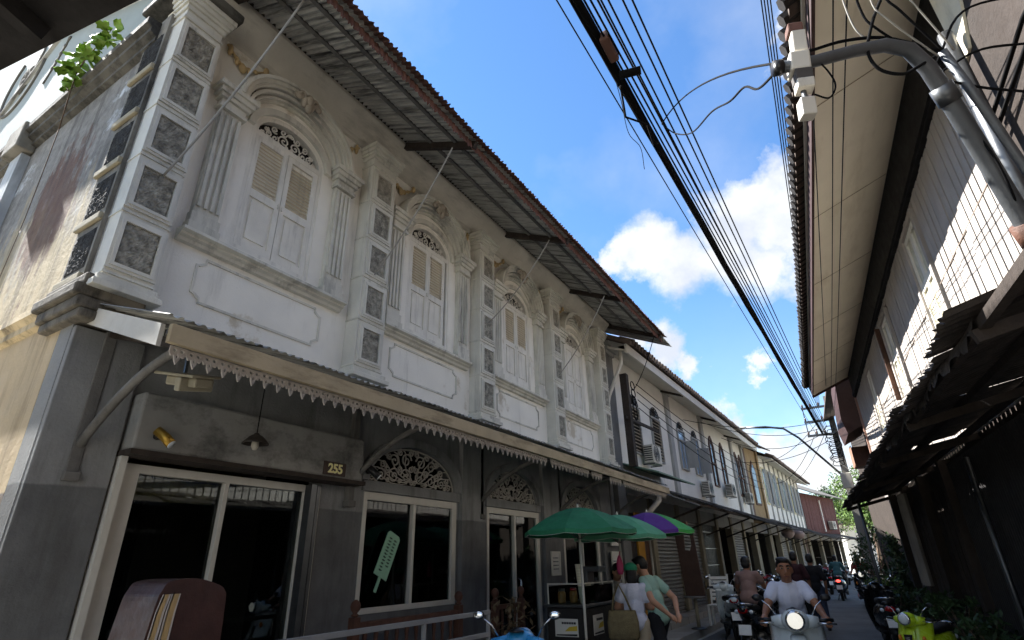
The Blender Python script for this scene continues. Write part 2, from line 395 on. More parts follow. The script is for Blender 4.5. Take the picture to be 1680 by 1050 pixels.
def sag(p0, p1, drop, n=14):
    p0 = Vector(p0); p1 = Vector(p1)
    return [p0.lerp(p1, i/n) - Vector((0,0,drop*4*(i/n)*(1-i/n))) for i in range(n+1)]
def arcpts(cy, cz, a, b, t0, t1, n): return [(cy+a*cos(t0+(t1-t0)*i/n), cz+b*sin(t0+(t1-t0)*i/n)) for i in range(n+1)]

# ================================================================== the setting
struct(MB().box(-400, 400, -200, 900, -.3, 0).build('ground', M('pale_bounce_paving', c(168, 162, 150), .92, .12, .8, .3, c(120, 116, 108), (.6, .6, .6), .52, .3, 60)))  # open ground made pale to bounce sunlight onto the shaded fronts
def road():
    # asphalt lane that follows the bend of the street, with worn patches
    L_ = [(-3.55, -1.5), (-3.55, 13), (-3.45, 24), (-3.1, 32), (-2.5, 48), (-.4, 60), (6, 75)]
    R_ = [(1.0, -1.5), (.2, 13), (-.35, 24), (-.3, 32), (.6, 48), (3.5, 60), (12, 75)]
    mb = MB(); n = 12; vs = []
    for i in range(len(L_)-1):
        for k in range(n):
            t = k/n
            for s in range(9):
                q = s/8
                a = Vector(L_[i]).lerp(Vector(L_[i+1]), t); b = Vector(R_[i]).lerp(Vector(R_[i+1]), t); p = a.lerp(b, q)
                vs.append((p.x, p.y, .006 + .035*sin(q*pi) + random.uniform(-.003, .003)))
    rows = (len(L_)-1)*n
    fs = [(r*9+s, r*9+s+1, (r+1)*9+s+1, (r+1)*9+s) for r in range(rows-1) for s in range(8)]
    mb.add(vs, fs); struct(mb.build('road', ASPH, smooth=True))
road()
def pavement_left():
    r = bpy.data.objects.new('pavement_left', None); COL.objects.link(r); struct(r)
    MB().box(-5.3, -3.75, -6, 11.6, 0, .12).build('paving_slab', CONC, r, bevel=.01)
    slabs = MB().box(0, .595, 0, .995, 0, .16).mesh('kerb_block', CONC)
    for i in range(30):
        y = 11.62 + i*1.0
        x = -3.95 + max(0, (y-22))*.05
        place('kerb_block', slabs, r, (x-.3, y, random.uniform(-.012, .0)), (0, 0, -.02 if y < 22 else -.05))
    MB().box(-6.2, -4.22, 11.62, 42, 0, .145).build('paving_slab', CONC, r, bevel=.01)
    step = MB().box(0, .42, 0, 1.48, 0, .17).mesh('step_block', CONC)
    for i in range(6): place('step_block', step, r, (-4.62, 12.3+i*1.52, .14 + random.uniform(-.01, .01)))
    return r
pavement_left()
def pavement_right():
    r = bpy.data.objects.new('pavement_right', None); COL.objects.link(r); struct(r); r.rotation_euler.z = RY
    kb = MB().box(0, .2, 0, .98, 0, .11).mesh('kerb_block', CONC)
    for i in range(20): place('kerb_block', kb, r, (1.45, 1+i, random.uniform(-.01, .0)))
    MB().box(1.66, 3.2, -2, 21, 0, .1).build('paving_slab', CONC, r)
pavement_right()

FX = lambda x0: (lambda a, b, d: (x0+d, a, b))
def corr(w, l, pitch=.076, amp=.011, nl=4, ragged=0, seg=6):
    """corrugated sheet, ribs along x from 0 to l, width along y"""
    k = int(w/pitch*seg); mb = MB(); j0 = [random.uniform(-ragged, ragged) for _ in range(k+1)]
    return mb.grid(lambda a, b: (l*b + (j0[int(a*k+.5)] if b == 1 else 0), w*a, amp*sin(a*w/pitch*2*pi)), k, nl)

# ================================================================== the corner shophouse
H1 = thing('shophouse', 'grey and white two-storey corner shophouse with fluted arched windows and a long rusty eave', 'building')
Y0, Y1, XF = 1.6, 13.1, -5.0
WC = [3.16, 5.89, 8.62, 11.32]
PIL = [(1.6, .39), (4.32, .47), (7.02, .47), (9.74, .47), (12.42, .47)]
def shophouse():
    # ---- shell
    holes = []
    for cy in WC:
        holes.append([(cy-.5, 4.72), (cy+.5, 4.72)] + arcpts(cy, 6.33, .5, .36, 0, pi, 14))
    wall = MB().plate([(Y0, 3.55), (Y1, 3.55), (Y1, 7.3), (Y0, 7.3)], holes, .25, FX(XF-.25)).build('upper_wall', W_UP, H1)
    gh = [[(2.2, .14), (4.24, .14), (4.24, 2.5), (2.2, 2.5)], [(4.88, 1.12), (6.72, 1.12), (6.72, 2.43), (4.88, 2.43)],
          [(7.52, .14), (9.22, .14), (9.22, 2.43), (7.52, 2.43)], [(10.2, .14), (11.95, .14), (11.95, 2.43), (10.2, 2.43)]]
    for a, b in ((4.88, 6.72), (7.52, 9.22), (10.2, 11.95)):
        m = (a+b)/2; h = (b-a)/2
        gh.append(arcpts(m, 2.57, h-.02, .50, 0, pi, 20))
    MB().plate([(Y0, 0), (Y1, 0), (Y1, 3.546), (Y0, 3.546)], gh, .22, FX(XF-.22)).build('ground_wall', GROUNDW, H1)
    # side wall, back and party walls
    MB().box(-14, XF-.254, Y0, Y0+.25, 3.62, 6.88).build('side_wall', SIDELAY, H1)
    MB().box(-14, XF-.224, Y0, Y0+.25, 0, 3.617).build('side_wall_base', M('side_base_plaster', c(196, 176, 142), .9, .12, 1.2, .7, c(96, 78, 58), (3, 3, .3), .50, .4, 20, zband=(2.15, c(120, 108, 98))), H1)
    MB().box(-14.2, -14.003, Y0, Y1, 0, 9).build('back_wall', SIDEG, H1)
    MB().box(-14, XF-.254, Y1-.2, Y1, 0, 9.2).build('party_wall', SIDEG, H1)
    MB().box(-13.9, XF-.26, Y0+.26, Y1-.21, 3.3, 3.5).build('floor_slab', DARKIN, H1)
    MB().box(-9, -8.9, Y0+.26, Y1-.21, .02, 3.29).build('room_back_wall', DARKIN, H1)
    # side cornice with its stepped profile
    prof = [(0, 6.70), (-.06, 6.72), (-.06, 6.77), (-.12, 6.80), (-.12, 6.86), (-.17, 6.88), (-.17, 6.96), (0, 6.99)]
    MB().plate(prof, (), 8.6, lambda a, b, d: (XF-.2-d, Y0+a, b)).build('side_cornice', M('cornice_grime', c(96, 94, 88), .9, .35, 3, .9, c(24, 24, 22), (3, 3, 2), .44, .4, 30), H1)
    MB().box(-8.62, -8.12, Y0-.2, Y0-.003, 6.62, 7.03).build('side_cornice_block', SIDEG, H1, bevel=.02)
    sp = MB().box(-8.55, -8.2, Y0-.1, Y0-.002, 3.75, 6.6).build('side_pilaster', M('side_pilaster_plaster', c(190, 196, 200), .9, .15, 2, .6, c(96, 96, 94), (3, 3, .4), .5), H1)
    MB().box(-12.4, -12.0, Y0-.1, Y0-.002, 3.75, 6.6).build('side_pilaster', MATS['side_pilaster_plaster'], H1)
    prof = [(0, 3.52), (-.05, 3.54), (-.05, 3.6), (-.1, 3.64), (-.1, 3.70), (0, 3.74)]
    MB().plate(prof, (), 8.6, lambda a, b, d: (XF-.48-d, Y0+a, b)).build('side_string_course', M('string_course', c(206, 188, 152), .9, .2, 3, .8, c(72, 60, 46), (5, 5, 1.5), .48, .5, 30), H1)
    # gable parapet with relief
    gp = MB().plate([(-5.25, 6.98), (-5.3, 7.8), (-6.2, 9.8), (-8, 11.6), (-14, 12.6), (-14, 6.98)], (), .2, lambda a, b, d: (a, Y0+.05+d, b)).build('gable_wall', GABLE, H1)
    rl = MB(); gy = Y0+.045
    P = lambda x, z: (x, gy, z)
    rl.tube([P(-10.85+.78*cos(t), 9.6+.78*sin(t)) for t in [2.2+4.1*i/26 for i in range(27)]], .03, 6)
    rl.tube([P(-10.8+(.05+.03*i)*cos(.55*i), 9.7+(.05+.025*i)*sin(.55*i)) for i in range(14)], .026, 6)
    for k in range(6):
        q = k*pi/3; rl.ell(P(-10.75+.16*cos(q), 9.55+.2*sin(q)), (.09, .03, .11), 8, 6)
    rl.tube(smooth([P(-11.3, 9.2), P(-11.0, 9.35), P(-10.7, 9.25), P(-10.4, 9.9), P(-10.45, 10.2)]), .025, 6)
    for k in range(5): rl.ell(P(-9.35+.06*k, 8.95+.13*k), (.06, .025, .05), 8, 6)
    rl.tube(smooth([P(-9.5, 8.7), P(-9.3, 9.0), P(-9.1, 9.5)]), .02, 6)
    rl.tube([P(-10.2, 7.25), P(-9.4, 7.2), P(-8.4, 7.42), P(-7.2, 7.5), P(-6.2, 7.35), P(-5.6, 7.2)], .03, 6)
    rl.build('gable_relief', RELIEF, gp, True)
    # ---- mouldings along the front
    MB().prism([(XF, 3.52), (XF+.05, 3.53), (XF+.05, 3.58), (XF+.09, 3.60), (XF+.09, 3.66), (XF+.04, 3.68), (XF+.04, 3.71), (XF+.002, 3.74), (XF-.1, 3.74), (XF-.1, 3.52)], Y0+.42, Y1+.05).build('string_course', W_TRIM, H1)
    MB().prism([(XF+.004, 7.20), (XF+.03, 7.22), (XF+.05, 7.27), (XF+.30, 7.55), (XF+.30, 7.60), (XF-.2, 7.60), (XF-.2, 7.20)], Y0+.1, Y1+.1).build('eave_cove', COVE, H1)
    MB().box(XF+.20, XF+.36, Y0-.1, Y1+.4, 7.605, 7.74).build('wall_plate_beam', WOODD, H1)
    # ---- pilasters
    st = []
    for k in range(4):
        rd = random.Random(k); h = {}
        def fn(a, b):
            e = 0 if a in (0, 1) or b in (0, 1) else rd.uniform(.003, .017)
            return (e, (a-.5)*.29, (b-.5)*.40)
        st.append(MB().grid(fn, 20, 28).mesh('stone_panel', ROUGHSTONE))
    st2 = []
    for k in range(2):
        m2 = st[k].copy(); m2.materials.clear(); m2.materials.append(ROUGHDARK); st2.append(m2)
    def frame_mesh(w, h, b, t):
        o = [(-w/2-b, -h/2-b), (w/2+b, -h/2-b), (w/2+b, h/2+b), (-w/2-b, h/2+b)]
        i = [(-w/2, -h/2), (w/2, -h/2), (w/2, h/2), (-w/2, h/2)]
        mb = MB().plate(o, [i], t, lambda a, b_, d: (d, a, b_))
        b2 = b*.55
        mb.plate([(p[0]*(1-.0), p[1]) for p in [(-w/2-b2, -h/2-b2), (w/2+b2, -h/2-b2), (w/2+b2, h/2+b2), (-w/2-b2, h/2+b2)]], [i], t*1.0, lambda a, b_, d: (t*.98+d*.55, a, b_))
        return mb.mesh('panel_frame', W_PIL)
    frm = frame_mesh(.29, .40, .055, .02)
    ZC = [6.54, 5.95, 5.35, 4.74, 4.14]
    for pi_, (y, w) in enumerate(PIL):
        xf = XF+.21; e = .02
        mb = MB().box(XF-.02, xf, y, y+w, 3.80, 7.02)
        p = mb.build('pilaster', W_PIL, H1, bevel=.006)
        b = MB()
        for z0, z1, o in ((3.74, 3.80, .05), (3.68, 3.735, .09)): b.box(XF-.02, xf+o, y-o*.8, y+w+o*.8, z0, z1)
        b.build('pilaster_base', W_TRIM, p, bevel=.006)
        cp = MB()
        for z0, z1, o in ((6.84, 6.87, .02), (6.97, 7.03, .025), (7.03, 7.07, .05), (7.07, 7.13, .07), (7.13, 7.19, .095)): cp.box(XF-.02, xf+o, y-o*.8, y+w+o*.8, z0, z1)
        cp.build('capital', W_TRIM, p, bevel=.006)
        for k, zc in enumerate(ZC):
            place('stone_panel', st[(k+pi_) % 4], p, (xf+.003, y+w/2, zc), (pi*(k % 2), 0, 0), (1, 1.0, 1))
            place('panel_frame', frm, p, (xf-.001, y+w/2, zc))
            MB().box(XF-.01, xf+.012, y-.008, y+w+.008, zc-.305, zc-.285).build('block_joint', W_TRIM, p)
        if pi_ == 0:   # the corner has stone blocks on its side face too, black with mould
            sb = MB().box(XF-.46, XF-.021, y-.04, y+.1, 3.80, 7.02).build('corner_pier', SIDEG, H1)
            for k, zc in enumerate(ZC):
                place('stone_panel', st2[k % 2], sb, (XF-.24, y-.041, zc), (0, 0, -pi/2), (.6, 1.25, 1))
                MB().box(XF-.48, XF-.02, y-.075, y-.039, zc-.335, zc-.265).build('block_ledge', M('ledge_plaster', c(160, 152, 130), .9, .2, 3, .5, c(70, 66, 56), (5, 5, 3), .55), sb, bevel=.01)
            cb = MB()
            for z0, z1, o in ((3.70, 3.80, .05), (3.60, 3.70, .10), (3.50, 3.60, .06), (3.42, 3.50, .03)): cb.box(XF-.46-o, XF+.212, y-.04-o, y+.385, z0, z1)
            cb.build('corner_corbel', M('corbel_grime', c(112, 106, 94), .92, .35, 3, .9, c(26, 25, 23), (4, 4, 1.6), .44, .6, 18), sb, bevel=.02)
            MB().box(XF-.5, XF+.36, y-.16, y+.5, 7.195, 7.30).build('corner_cornice', MATS['cornice_grime'], sb, bevel=.02)
    # ---- window sets
    def half(mb, a0, b0, a1, b1, x0, x1, z, n=28):
        o = arcpts(0, z, a1, b1, 0, pi, n); i = arcpts(0, z, a0, b0, pi, 0, n)
        mb.plate(o+i, (), x1-x0, FX(x0))
    sur = MB()
    half(sur, .52, .38, .60, .46, XF-.02, XF+.05, 6.33)
    for a0, a1, x1 in ((.60, .63, .08), (.65, .69, .12), (.71, .745, .15), (.745, .79, .18)): half(sur, a0, a0-.15, a1, a1-.15, XF-.02, XF+x1, 6.48)
    half(sur, .56, .42, .77, .62, XF-.02, XF+.035, 6.48)
    half(sur, .79, .64, .83, .68, XF-.02, XF+.21, 6.48)
    sur_me = sur.mesh('window_surround', W_TRIM)
    col = MB().box(XF-.02, XF+.07, -.13, .13, 4.62, 6.24)
    for k in range(4): col.box(XF+.06, XF+.095, -.115+k*.066, -.115+k*.066+.034, 4.92, 6.16)
    col.box(XF-.02, XF+.11, -.16, .16, 4.625, 4.72).box(XF-.02, XF+.095, -.145, .145, 4.72, 4.84)
    cap = MB()
    for z0, z1, o in ((6.20, 6.24, .02), (6.24, 6.32, .0), (6.32, 6.37, .035), (6.37, 6.43, .065), (6.43, 6.49, .095)): cap.box(XF-.02, XF+.10+o, -.14-o*.9, .14+o*.9, z0, z1)
    col_me = col.mesh('fluted_column', W_TRIM); cap_me = cap.mesh('column_capital', W_TRIM)
    sill_me = MB().prism([(XF-.02, 4.50), (XF+.05, 4.51), (XF+.06, 4.54), (XF+.10, 4.555), (XF+.10, 4.575), (XF+.15, 4.59), (XF+.15, 4.62), (XF-.02, 4.625)], -1.02, 1.02).mesh('sill', W_TRIM)
    key = MB()
    for s in (-1, 1):
        key.tube([(XF+.2, s*(.09+.05*cos(t)*(1-i/18)), 7.06+.07*sin(t)*(1-i/18)) for i, t in enumerate([.5*k for k in range(14)])], .022, 6)
        key.ell((XF+.19, s*.05, 7.0), (.05, .05, .09), 8, 6); key.ell((XF+.19, s*.15, 7.03), (.04, .06, .045), 8, 6)
    key.ell((XF+.2, 0, 7.03), (.07, .06, .11), 8, 6); key.ell((XF+.22, 0, 6.9), (.05, .05, .07), 8, 6)
    key_me = key.mesh('keystone_scroll', ORN_G, True)
    gars = []
    for s in (-1, 1):
        gar = MB()
        pts = [(XF+.03, s*(.52+.50*t), 7.15-.15*sin(t*pi)-.02*t) for t in [i/12 for i in range(13)]]
        gar.tube(pts, .016, 6)
        for i in range(3, 11, 2): gar.ell(pts[i], (.025, .035, .028), 6, 5)
        gar.ell((XF+.03, s*.80, 6.95), (.03, .05, .065), 8, 6); gar.ell((XF+.03, s*.98, 7.08), (.025, .03, .09), 8, 6); gar.ell((XF+.03, s*.72, 6.98), (.025, .03, .04), 8, 6); gar.ell((XF+.03, s*.88, 6.98), (.025, .03, .04), 8, 6)
        gar.ell((XF+.04, s*.53, 7.15), (.03, .035, .06), 8, 6)
        gars.append(gar.mesh('garland', ORN, True))
    chain = MB()
    for k in range(17):
        t = pi*(k+.5)/17; cy_, cz_ = .68*cos(t), 6.48+.535*sin(t)
        if k % 2: chain.ell((XF+.04, cy_, cz_), (.03, .028, .028), 8, 6)
        else: chain.tube([(XF+.045, cy_+.045*cos(q)*sin(t)-.02*sin(q)*cos(t), cz_-.045*cos(q)*cos(t)*-1+.02*sin(q)) for q in [2*pi*i/10 for i in range(10)]], .011, 5, closed=True)
    for s in (-1, 1):
        chain.tube([(XF+.06, s*(.66-(.06-.004*i)*cos(.6*i)), 6.44+(.06-.004*i)*sin(.6*i)) for i in range(12)], .018, 6)
    chain_me = chain.mesh('arch_ornament', ORN_G, True)
    # frame, leaves
    XW = XF-.10
    fr = MB().plate([(-.5, 4.725), (.5, 4.725), (.5, 6.33)] + arcpts(0, 6.33, .5, .36, 0, pi, 14)[1:], [[(-.455, 4.77), (.455, 4.77), (.455, 6.27), (-.455, 6.27)], arcpts(0, 6.34, .445, .30, 0, pi, 14)], .09, FX(XW))
    fr_me = fr.mesh('window', SHUT)
    def leaf(louv):
        w, h = .448, 1.50; z0 = 4.77
        hl = [[(.07, .09), (w-.06, .09), (w-.06, .66), (.07, .66)], [(.07, .76), (w-.06, .76), (w-.06, h-.07), (.07, h-.07)]]
        mb = MB().plate([(0, 0), (w, 0), (w, h), (0, h)], hl, .035, lambda a, b, d: (XW+.045+d, a, z0+b))
        mb.box(XW+.05, XW+.058, .06, w-.05, z0+.08, z0+.67)
        mb.plate([(.11, .13), (w-.10, .13), (w-.10, .62), (.11, .62)], (), .02, lambda a, b, d: (XW+.052+d, a, z0+b))
        if not louv:
            mb.box(XW+.05, XW+.058, .06, w-.05, z0+.75, z0+h-.06)
            mb.plate([(.11, .80), (w-.10, .80), (w-.10, h-.11), (.11, h-.11)], (), .02, lambda a, b, d: (XW+.052+d, a, z0+b))
        else: mb.box(XW+.044, XW+.05, .06, w-.05, z0+.75, z0+h-.06)
        mb.box(XW+.08, XW+.10, w-.03, w-.018, z0+.68, z0+.74)
        return mb.mesh('shutter', SHUT)
    lm, lp = leaf(True), leaf(False)
    slat = MB().obox((0, 0, 0), (.036, .31, .012), (0, radians(38), 0)).mesh('louvre_slat', LOUV)
    gr = MB()
    rd = random.Random(5)
    for s in (-1, 1):
        for k, (yy, zz, r, t0) in enumerate([(.08, 6.44, .075, 0), (.20, 6.40, .055, 2), (.30, 6.41, .05, 1), (.10, 6.56, .05, 3), (.22, 6.52, .05, 4), (.33, 6.46, .035, 2), (.38, 6.38, .03, 2), (.04, 6.37, .03, 1), (.15, 6.36, .03, 5), (.26, 6.355, .02, 5), (.02, 6.58, .03, 2)]):
            gr.tube([(XW+.05, s*(yy+r*(1-i/16)*cos(t0+.62*i)), zz+r*(1-i/16)*sin(t0+.62*i)) for i in range(15)], .010, 4)
    gr_me = gr.mesh('lunette_grille', SHUT)
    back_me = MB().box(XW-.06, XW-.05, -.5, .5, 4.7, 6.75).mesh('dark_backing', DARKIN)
    for wi, cy in enumerate(WC):
        s = place('window_surround', sur_me, H1, (0, cy, 0))
        for q in (-1, 1):
            place('fluted_column', col_me, s, (0, q*.82, 0)); place('column_capital', cap_me, s, (0, q*.82, 0))
        place('keystone_scroll', key_me, s); place('garland', gars[0], s); place('garland', gars[1], s); place('arch_ornament', chain_me, s)
        place('sill', sill_me, H1, (0, cy, 0))
        w = place('window', fr_me, H1, (0, cy, 0))
        place('lunette_grille', gr_me, w); place('room_darkness', back_me, w)
        louv = wi < 3
        for q in (-1, 1):
            place('shutter', lm if louv else lp, w, (random.uniform(0, .012), q*.4535, 0), (0, 0, q*(.0, .008, .0, .006)[wi]*(q > 0)), (1, -q, 1))
            if louv:
                for k in range(14):
                    if random.random() > .03: place('louvre_slat', slat, w, (XW+.066, q*.231, 5.555+k*.048), (random.uniform(-.01, .01), random.uniform(-.1, .1), 0))
        # wall panel with notched corners, a raised line round a flat field
        def notch(w_, h_, r): return [(-w_+r, -h_), (w_-r, -h_), (w_-r, -h_+r*.5), (w_-.02, -h_+r), (w_, -h_+r), (w_, h_-r), (w_-.02, h_-r), (w_-r, h_-r*.5), (w_-r, h_), (-w_+r, h_), (-w_+r, h_-r*.5), (-w_+.02, h_-r), (-w_, h_-r), (-w_, -h_+r), (-w_+.02, -h_+r), (-w_+r, -h_+r*.5)]
        MB().plate(notch(.77, .245, .09), [notch(.745, .22, .08)], .016, lambda a, b, d: (XF-.002+d, cy+a, 4.2+b)).build('wall_panel', W_TRIM, H1)
    # ---- main roof
    rf = MB().box(-9.6, -9.4, Y0, Y1, 9.9, 10.0).build('roof', WOODD, H1)
    sl = atan2(.6, 1.3); x_e, z_e = -3.38, 7.0; Ls = 7.0
    ms = [corr(.80, Ls, ragged=.012).mesh('roof_sheet', ROOFU) for _ in range(3)]
    y = Y0-.15; k = 0
    while y < 13.62:
        # sheet local x runs down the slope
        o = place('roof_sheet', ms[k % 3], rf, (x_e-Ls*cos(sl), y, z_e+Ls*sin(sl)+random.uniform(-.006, .006)+(k % 2)*.006), (0, sl, 0))
        y += .76; k += 1
    fm = []
    for q in range(3):
        rd = random.Random(q+20)
        jag = [rd.uniform(0, .05) for _ in range(64)]
        fm.append(MB().grid(lambda a, b: (.05*b+.010*sin(a*.80/.076*2*pi), .80*a, -.11*b-(jag[int(a*60)] if b == 1 else 0)), 60, 3).mesh('eave_flashing', RUST))
    tm = [corr(.80, .26, amp=.013, ragged=.02).mesh('eave_cap_sheet', RUST) for _ in range(3)]
    y = Y0-.15; k = 0
    while y < 13.5:
        place('eave_flashing', fm[k % 3], rf, (x_e-.07, y, z_e+.02), (0, radians(16), 0)); place('eave_cap_sheet', tm[k % 3], rf, (x_e-.16, y, z_e+.105), (0, sl*.9, 0))
        y += .76; k += 1
    for yy in (2.0, 4.87, 7.83, 10.75, 13.35):
        MB().bar((x_e-.02, yy, z_e-.055), (x_e-5.8, yy, z_e-.055+5.8*.4615), .07, .10).build('rafter', WOODD, rf)
    for t in (.35, .8): MB().bar((x_e-t, Y0, z_e+t*.4615-.02), (x_e-t, 13.6, z_e+t*.4615-.02), .05, .03).build('purlin', WOODG, rf)
    MB().plate([(x_e+.0, z_e+.02), (-9.5, z_e+.02+(9.5+x_e)*.4615), (-14.2, 7.3), (-14.2, 9.2), (-9.5, 10.02)], (), .05, lambda a, b, d: (a, Y1-.02+d, b)).build('gable_board', WOODD, rf)
    MB().grid(lambda a, b: (-9.45-4.9*a, Y0+(Y1-Y0)*b, 9.95-2.6*a), 2, 2).build('rear_slope', ROOFU, rf, solid=.02)
    # ---- awning
    aw = MB().box(-3.70, -3.655, Y0+.1, Y1+.1, 3.0, 3.13).build('awning', FASC, H1)
    am = [corr(.80, 1.42, amp=.010, ragged=.015).mesh('awning_sheet', ROOFU) for _ in range(2)]
    y = Y0+.05; k = 0; asl = atan2(.45, 1.34)
    while y < Y1-.3:
        place('awning_sheet', am[k % 2], aw, (XF+.005, y, 3.63+(k % 2)*.006), (0, asl, 0)); y += .76; k += 1
    MB().plate([(XF+.005, 3.60), (-3.72, 3.13), (-3.72, 2.97), (XF+.005, 3.45)], (), .03, lambda a, b, d: (a, Y0+.055+d, b)).build('awning_end_board', M('awning_end', c(196, 194, 186), .8, .1, 3, .4, c(110, 100, 90), (4, 4, 1), .55), aw)
    MB().box(-3.74, -3.705, Y0+.1, Y1+.1, 3.06, 3.10).build('awning_batten', WOODG, aw)
    # fretwork valance, piece by piece
    def heart(cy, cz, r): return [(cy+r*cos(t)*(1.0), cz+r*.85*sin(t)) for t in [2*pi*i/10 for i in range(10)]]
    out = [(-.075, .0), (.075, 0), (.075, -.055), (.055, -.085), (.03, -.075), (.022, -.11), (.0, -.15), (-.022, -.11), (-.03, -.075), (-.055, -.085), (-.075, -.055)]
    hol = [heart(-.033, -.032, .018), heart(.033, -.032, .018), [(-.012, -.085), (0, -.055), (.012, -.085), (0, -.105)]]
    fv = MB().plate(out, hol, .014, lambda a, b, d: (d, a, b)).mesh('valance_piece', FRET)
    y = Y0+.2; k = 0
    while y < Y1:
        if not (7.2 < y < 7.34 or 8.62 < y < 8.75 or 9.3 < y < 9.6 or 10.2 < y < 10.33):
            place('valance_piece', fv, aw, (-3.718, y, 3.0+random.uniform(-.006, .0)), (random.uniform(-.03, .03), random.uniform(-.06, .06), 0), (1, .76, .8))
        y += .1155; k += 1
    # brackets: wall post and a bent strut
    for yy in (1.86, 4.62, 7.30, 10.0, 12.75):
        b = MB().box(XF, XF+.07, yy-.045, yy+.045, 2.27, 3.42).box(XF, XF+.10, yy-.055, yy+.055, 2.23, 2.30).build('awning_bracket', WOODG, aw, bevel=.008)
        pts = [(XF+.06+1.22*sin(t)*1.0, yy, 2.48+.60*(1-cos(t))**.8) for t in [pi/2*i/12 for i in range(13)]]
        pts = [(XF+.06+1.24*(i/12), yy, 2.50+.53*(1-(1-i/12)**2.0)) for i in range(13)]
        MB().tube(pts, .034, 6).build('bracket_strut', WOODG, b, True)
        MB().bar((XF+.02, yy, 3.42), (-3.72, yy, 3.04), .05, .07).build('awning_rafter', WOODD, b)
    # ---- ground floor piers with light side faces and arch rings
    for y, w in ((6.78, .6), (9.32, .72), (12.05, .6)):
        MB().box(XF-.01, XF+.07, y, y+w, .12, 3.5).build('pier', GROUNDW, H1, bevel=.008)
    MB().box(XF-.01, XF+.06, Y0+.003, 2.13, .12, 3.40).build('pier', GROUNDW, H1, bevel=.008)
    for a, b in ((4.88, 6.72), (7.52, 9.22), (10.2, 11.95)):
        m = (a+b)/2; h = (b-a)/2
        ar = MB().plate(arcpts(m, 2.56, h+.10, .62, 0, pi, 24)+arcpts(m, 2.56, h-.015, .505, pi, 0, 24), (), .07, FX(XF-.01)).build('arch_moulding', GROUNDW, H1)
        MB().box(XF-.01, XF+.035, a-.05, b+.05, 2.44, 2.555).build('transom', GROUNDW, ar)
        fg = MB(); rd = random.Random(int(a*10))
        fx = XF-.05
        inside = lambda y, z: ((y-m)/(h-.03))**2 + ((z-2.565)/.495)**2 < 1 and z > 2.575
        for s in (-1, 1):
            for (yy, zz, r, t0, sg) in [(.13, .11, .11, 0, 1), (.36, .10, .10, 2, -1), (.58, .09, .085, 1, 1), (.14, .32, .10, 3, -1), (.36, .29, .09, 0, 1), (.56, .22, .06, 4, -1), (.74, .06, .06, 2, 1), (.06, .43, .05, 1, 1), (.26, .41, .05, 2, -1), (.25, .19, .05, 5, 1), (.48, .17, .05, 0, -1), (.70, .14, .05, 3, 1), (.05, .22, .05, 2, 1), (.46, .34, .05, 1, -1), (.03, .04, .04, 0, 1), (.25, .04, .035, 3, -1), (.47, .035, .03, 1, 1), (.66, .03, .03, 4, 1)]:
                kx = (h-.03)/.85
                pts = [(fx, m+s*(yy+r*(1-i/20)*cos(t0+sg*.55*i))*kx, 2.575+zz+r*(1-i/20)*sin(t0+sg*.55*i)) for i in range(18)]
                pts = [p for p in pts if inside(p[1], p[2])]
                if len(pts) > 2: fg.tube(pts, .0125, 4)
            for q in range(6):
                t = .15+.23*q; p0 = (fx, m+s*.02, 2.58); p1 = (fx, m+s*(h-.06)*cos(t), 2.575+.47*sin(t))
                fg.tube([Vector(p0).lerp(Vector(p1), u)+Vector((0, .03*sin(u*9), .03*cos(u*8))) for u in (.15, .3, .45, .6, .75, .9, 1)], .010, 4)
        fg.tube([(fx, *p) for p in arcpts(m, 2.572, h-.035, .475, 0, pi, 24)], .014, 4)
        fg.build('fanlight_fretwork', FRETG, H1)
        # joinery
        z0 = 1.12 if a < 5 else .14; z1 = 2.43; X = XF-.08
        wf = MB().plate([(a, z0), (b, z0), (b, z1), (a, z1)], [[(a+.06, z0+.06), (m-.025, z0+.06), (m-.025, z1-.09), (a+.06, z1-.09)], [(m+.025, z0+.06), (b-.10, z0+.06), (b-.10, z1-.09), (m+.025, z1-.09)]], .09, FX(X)).build('shop_window' if a < 5 else 'glass_door', ALU, H1, bevel=.004)
        MB().box(X+.03, X+.036, a+.055, m-.02, z0+.055, z1-.085).build('pane', WINGLASS, wf); MB().box(X+.05, X+.056, m+.02, b-.095, z0+.055, z1-.085).build('pane', WINGLASS, wf)
        if a > 5:
            MB().tube([(X+.09, m+.05, .95), (X+.15, m+.05, 1.0), (X+.15, m+.05, 1.35), (X+.09, m+.05, 1.4)], .014, 8).build('door_handle', CHROME, wf, True)
    # sliding door of the first bay
    X = XF-.10; a, b, z0, z1 = 2.2, 4.24, .14, 2.42
    df = MB().plate([(a, z0), (b, z0), (b, z1), (a, z1)], [[(a+.16, z0+.05), (3.12, z0+.05), (3.12, z1-.07), (a+.16, z1-.07)], [(3.165, z0+.05), (b-.22, z0+.05), (b-.22, z1-.07), (3.165, z1-.07)]], .10, FX(X)).build('sliding_door', ALU, H1, bevel=.004)
    MB().box(X+.04, X+.046, a+.155, 3.125, z0+.045, z1-.065).build('pane', WINGLASS, df)
    MB().box(X+.06, X+.066, 3.16, b-.215, z0+.045, z1-.065).build('pane', WINGLASS, df)
    MB().box(X+.02, XF+.10, b-.21, b-.14, z0, z1).box(X+.02, XF+.05, b-.09, b-.05, z0, z1).build('shutter_track', STEEL, df)
    MB().box(XF-.02, XF+.10, a-.05, a+.0, z0, z1+.04).build('door_jamb', ALU, df)
    MB().box(X+.10, X+.115, 3.13, 3.15, 1.0, 1.15).build('door_handle', BLK, df)
    sb = MB().box(XF-.01, XF+.20, 2.16, 4.64, 2.50, 2.97).build('roller_shutter_box', LINTELBOX, H1, bevel=.02)
    MB().box(XF-.01, XF+.24, 2.14, 4.66, 2.455, 2.497).build('box_ledge', WOODD, sb)
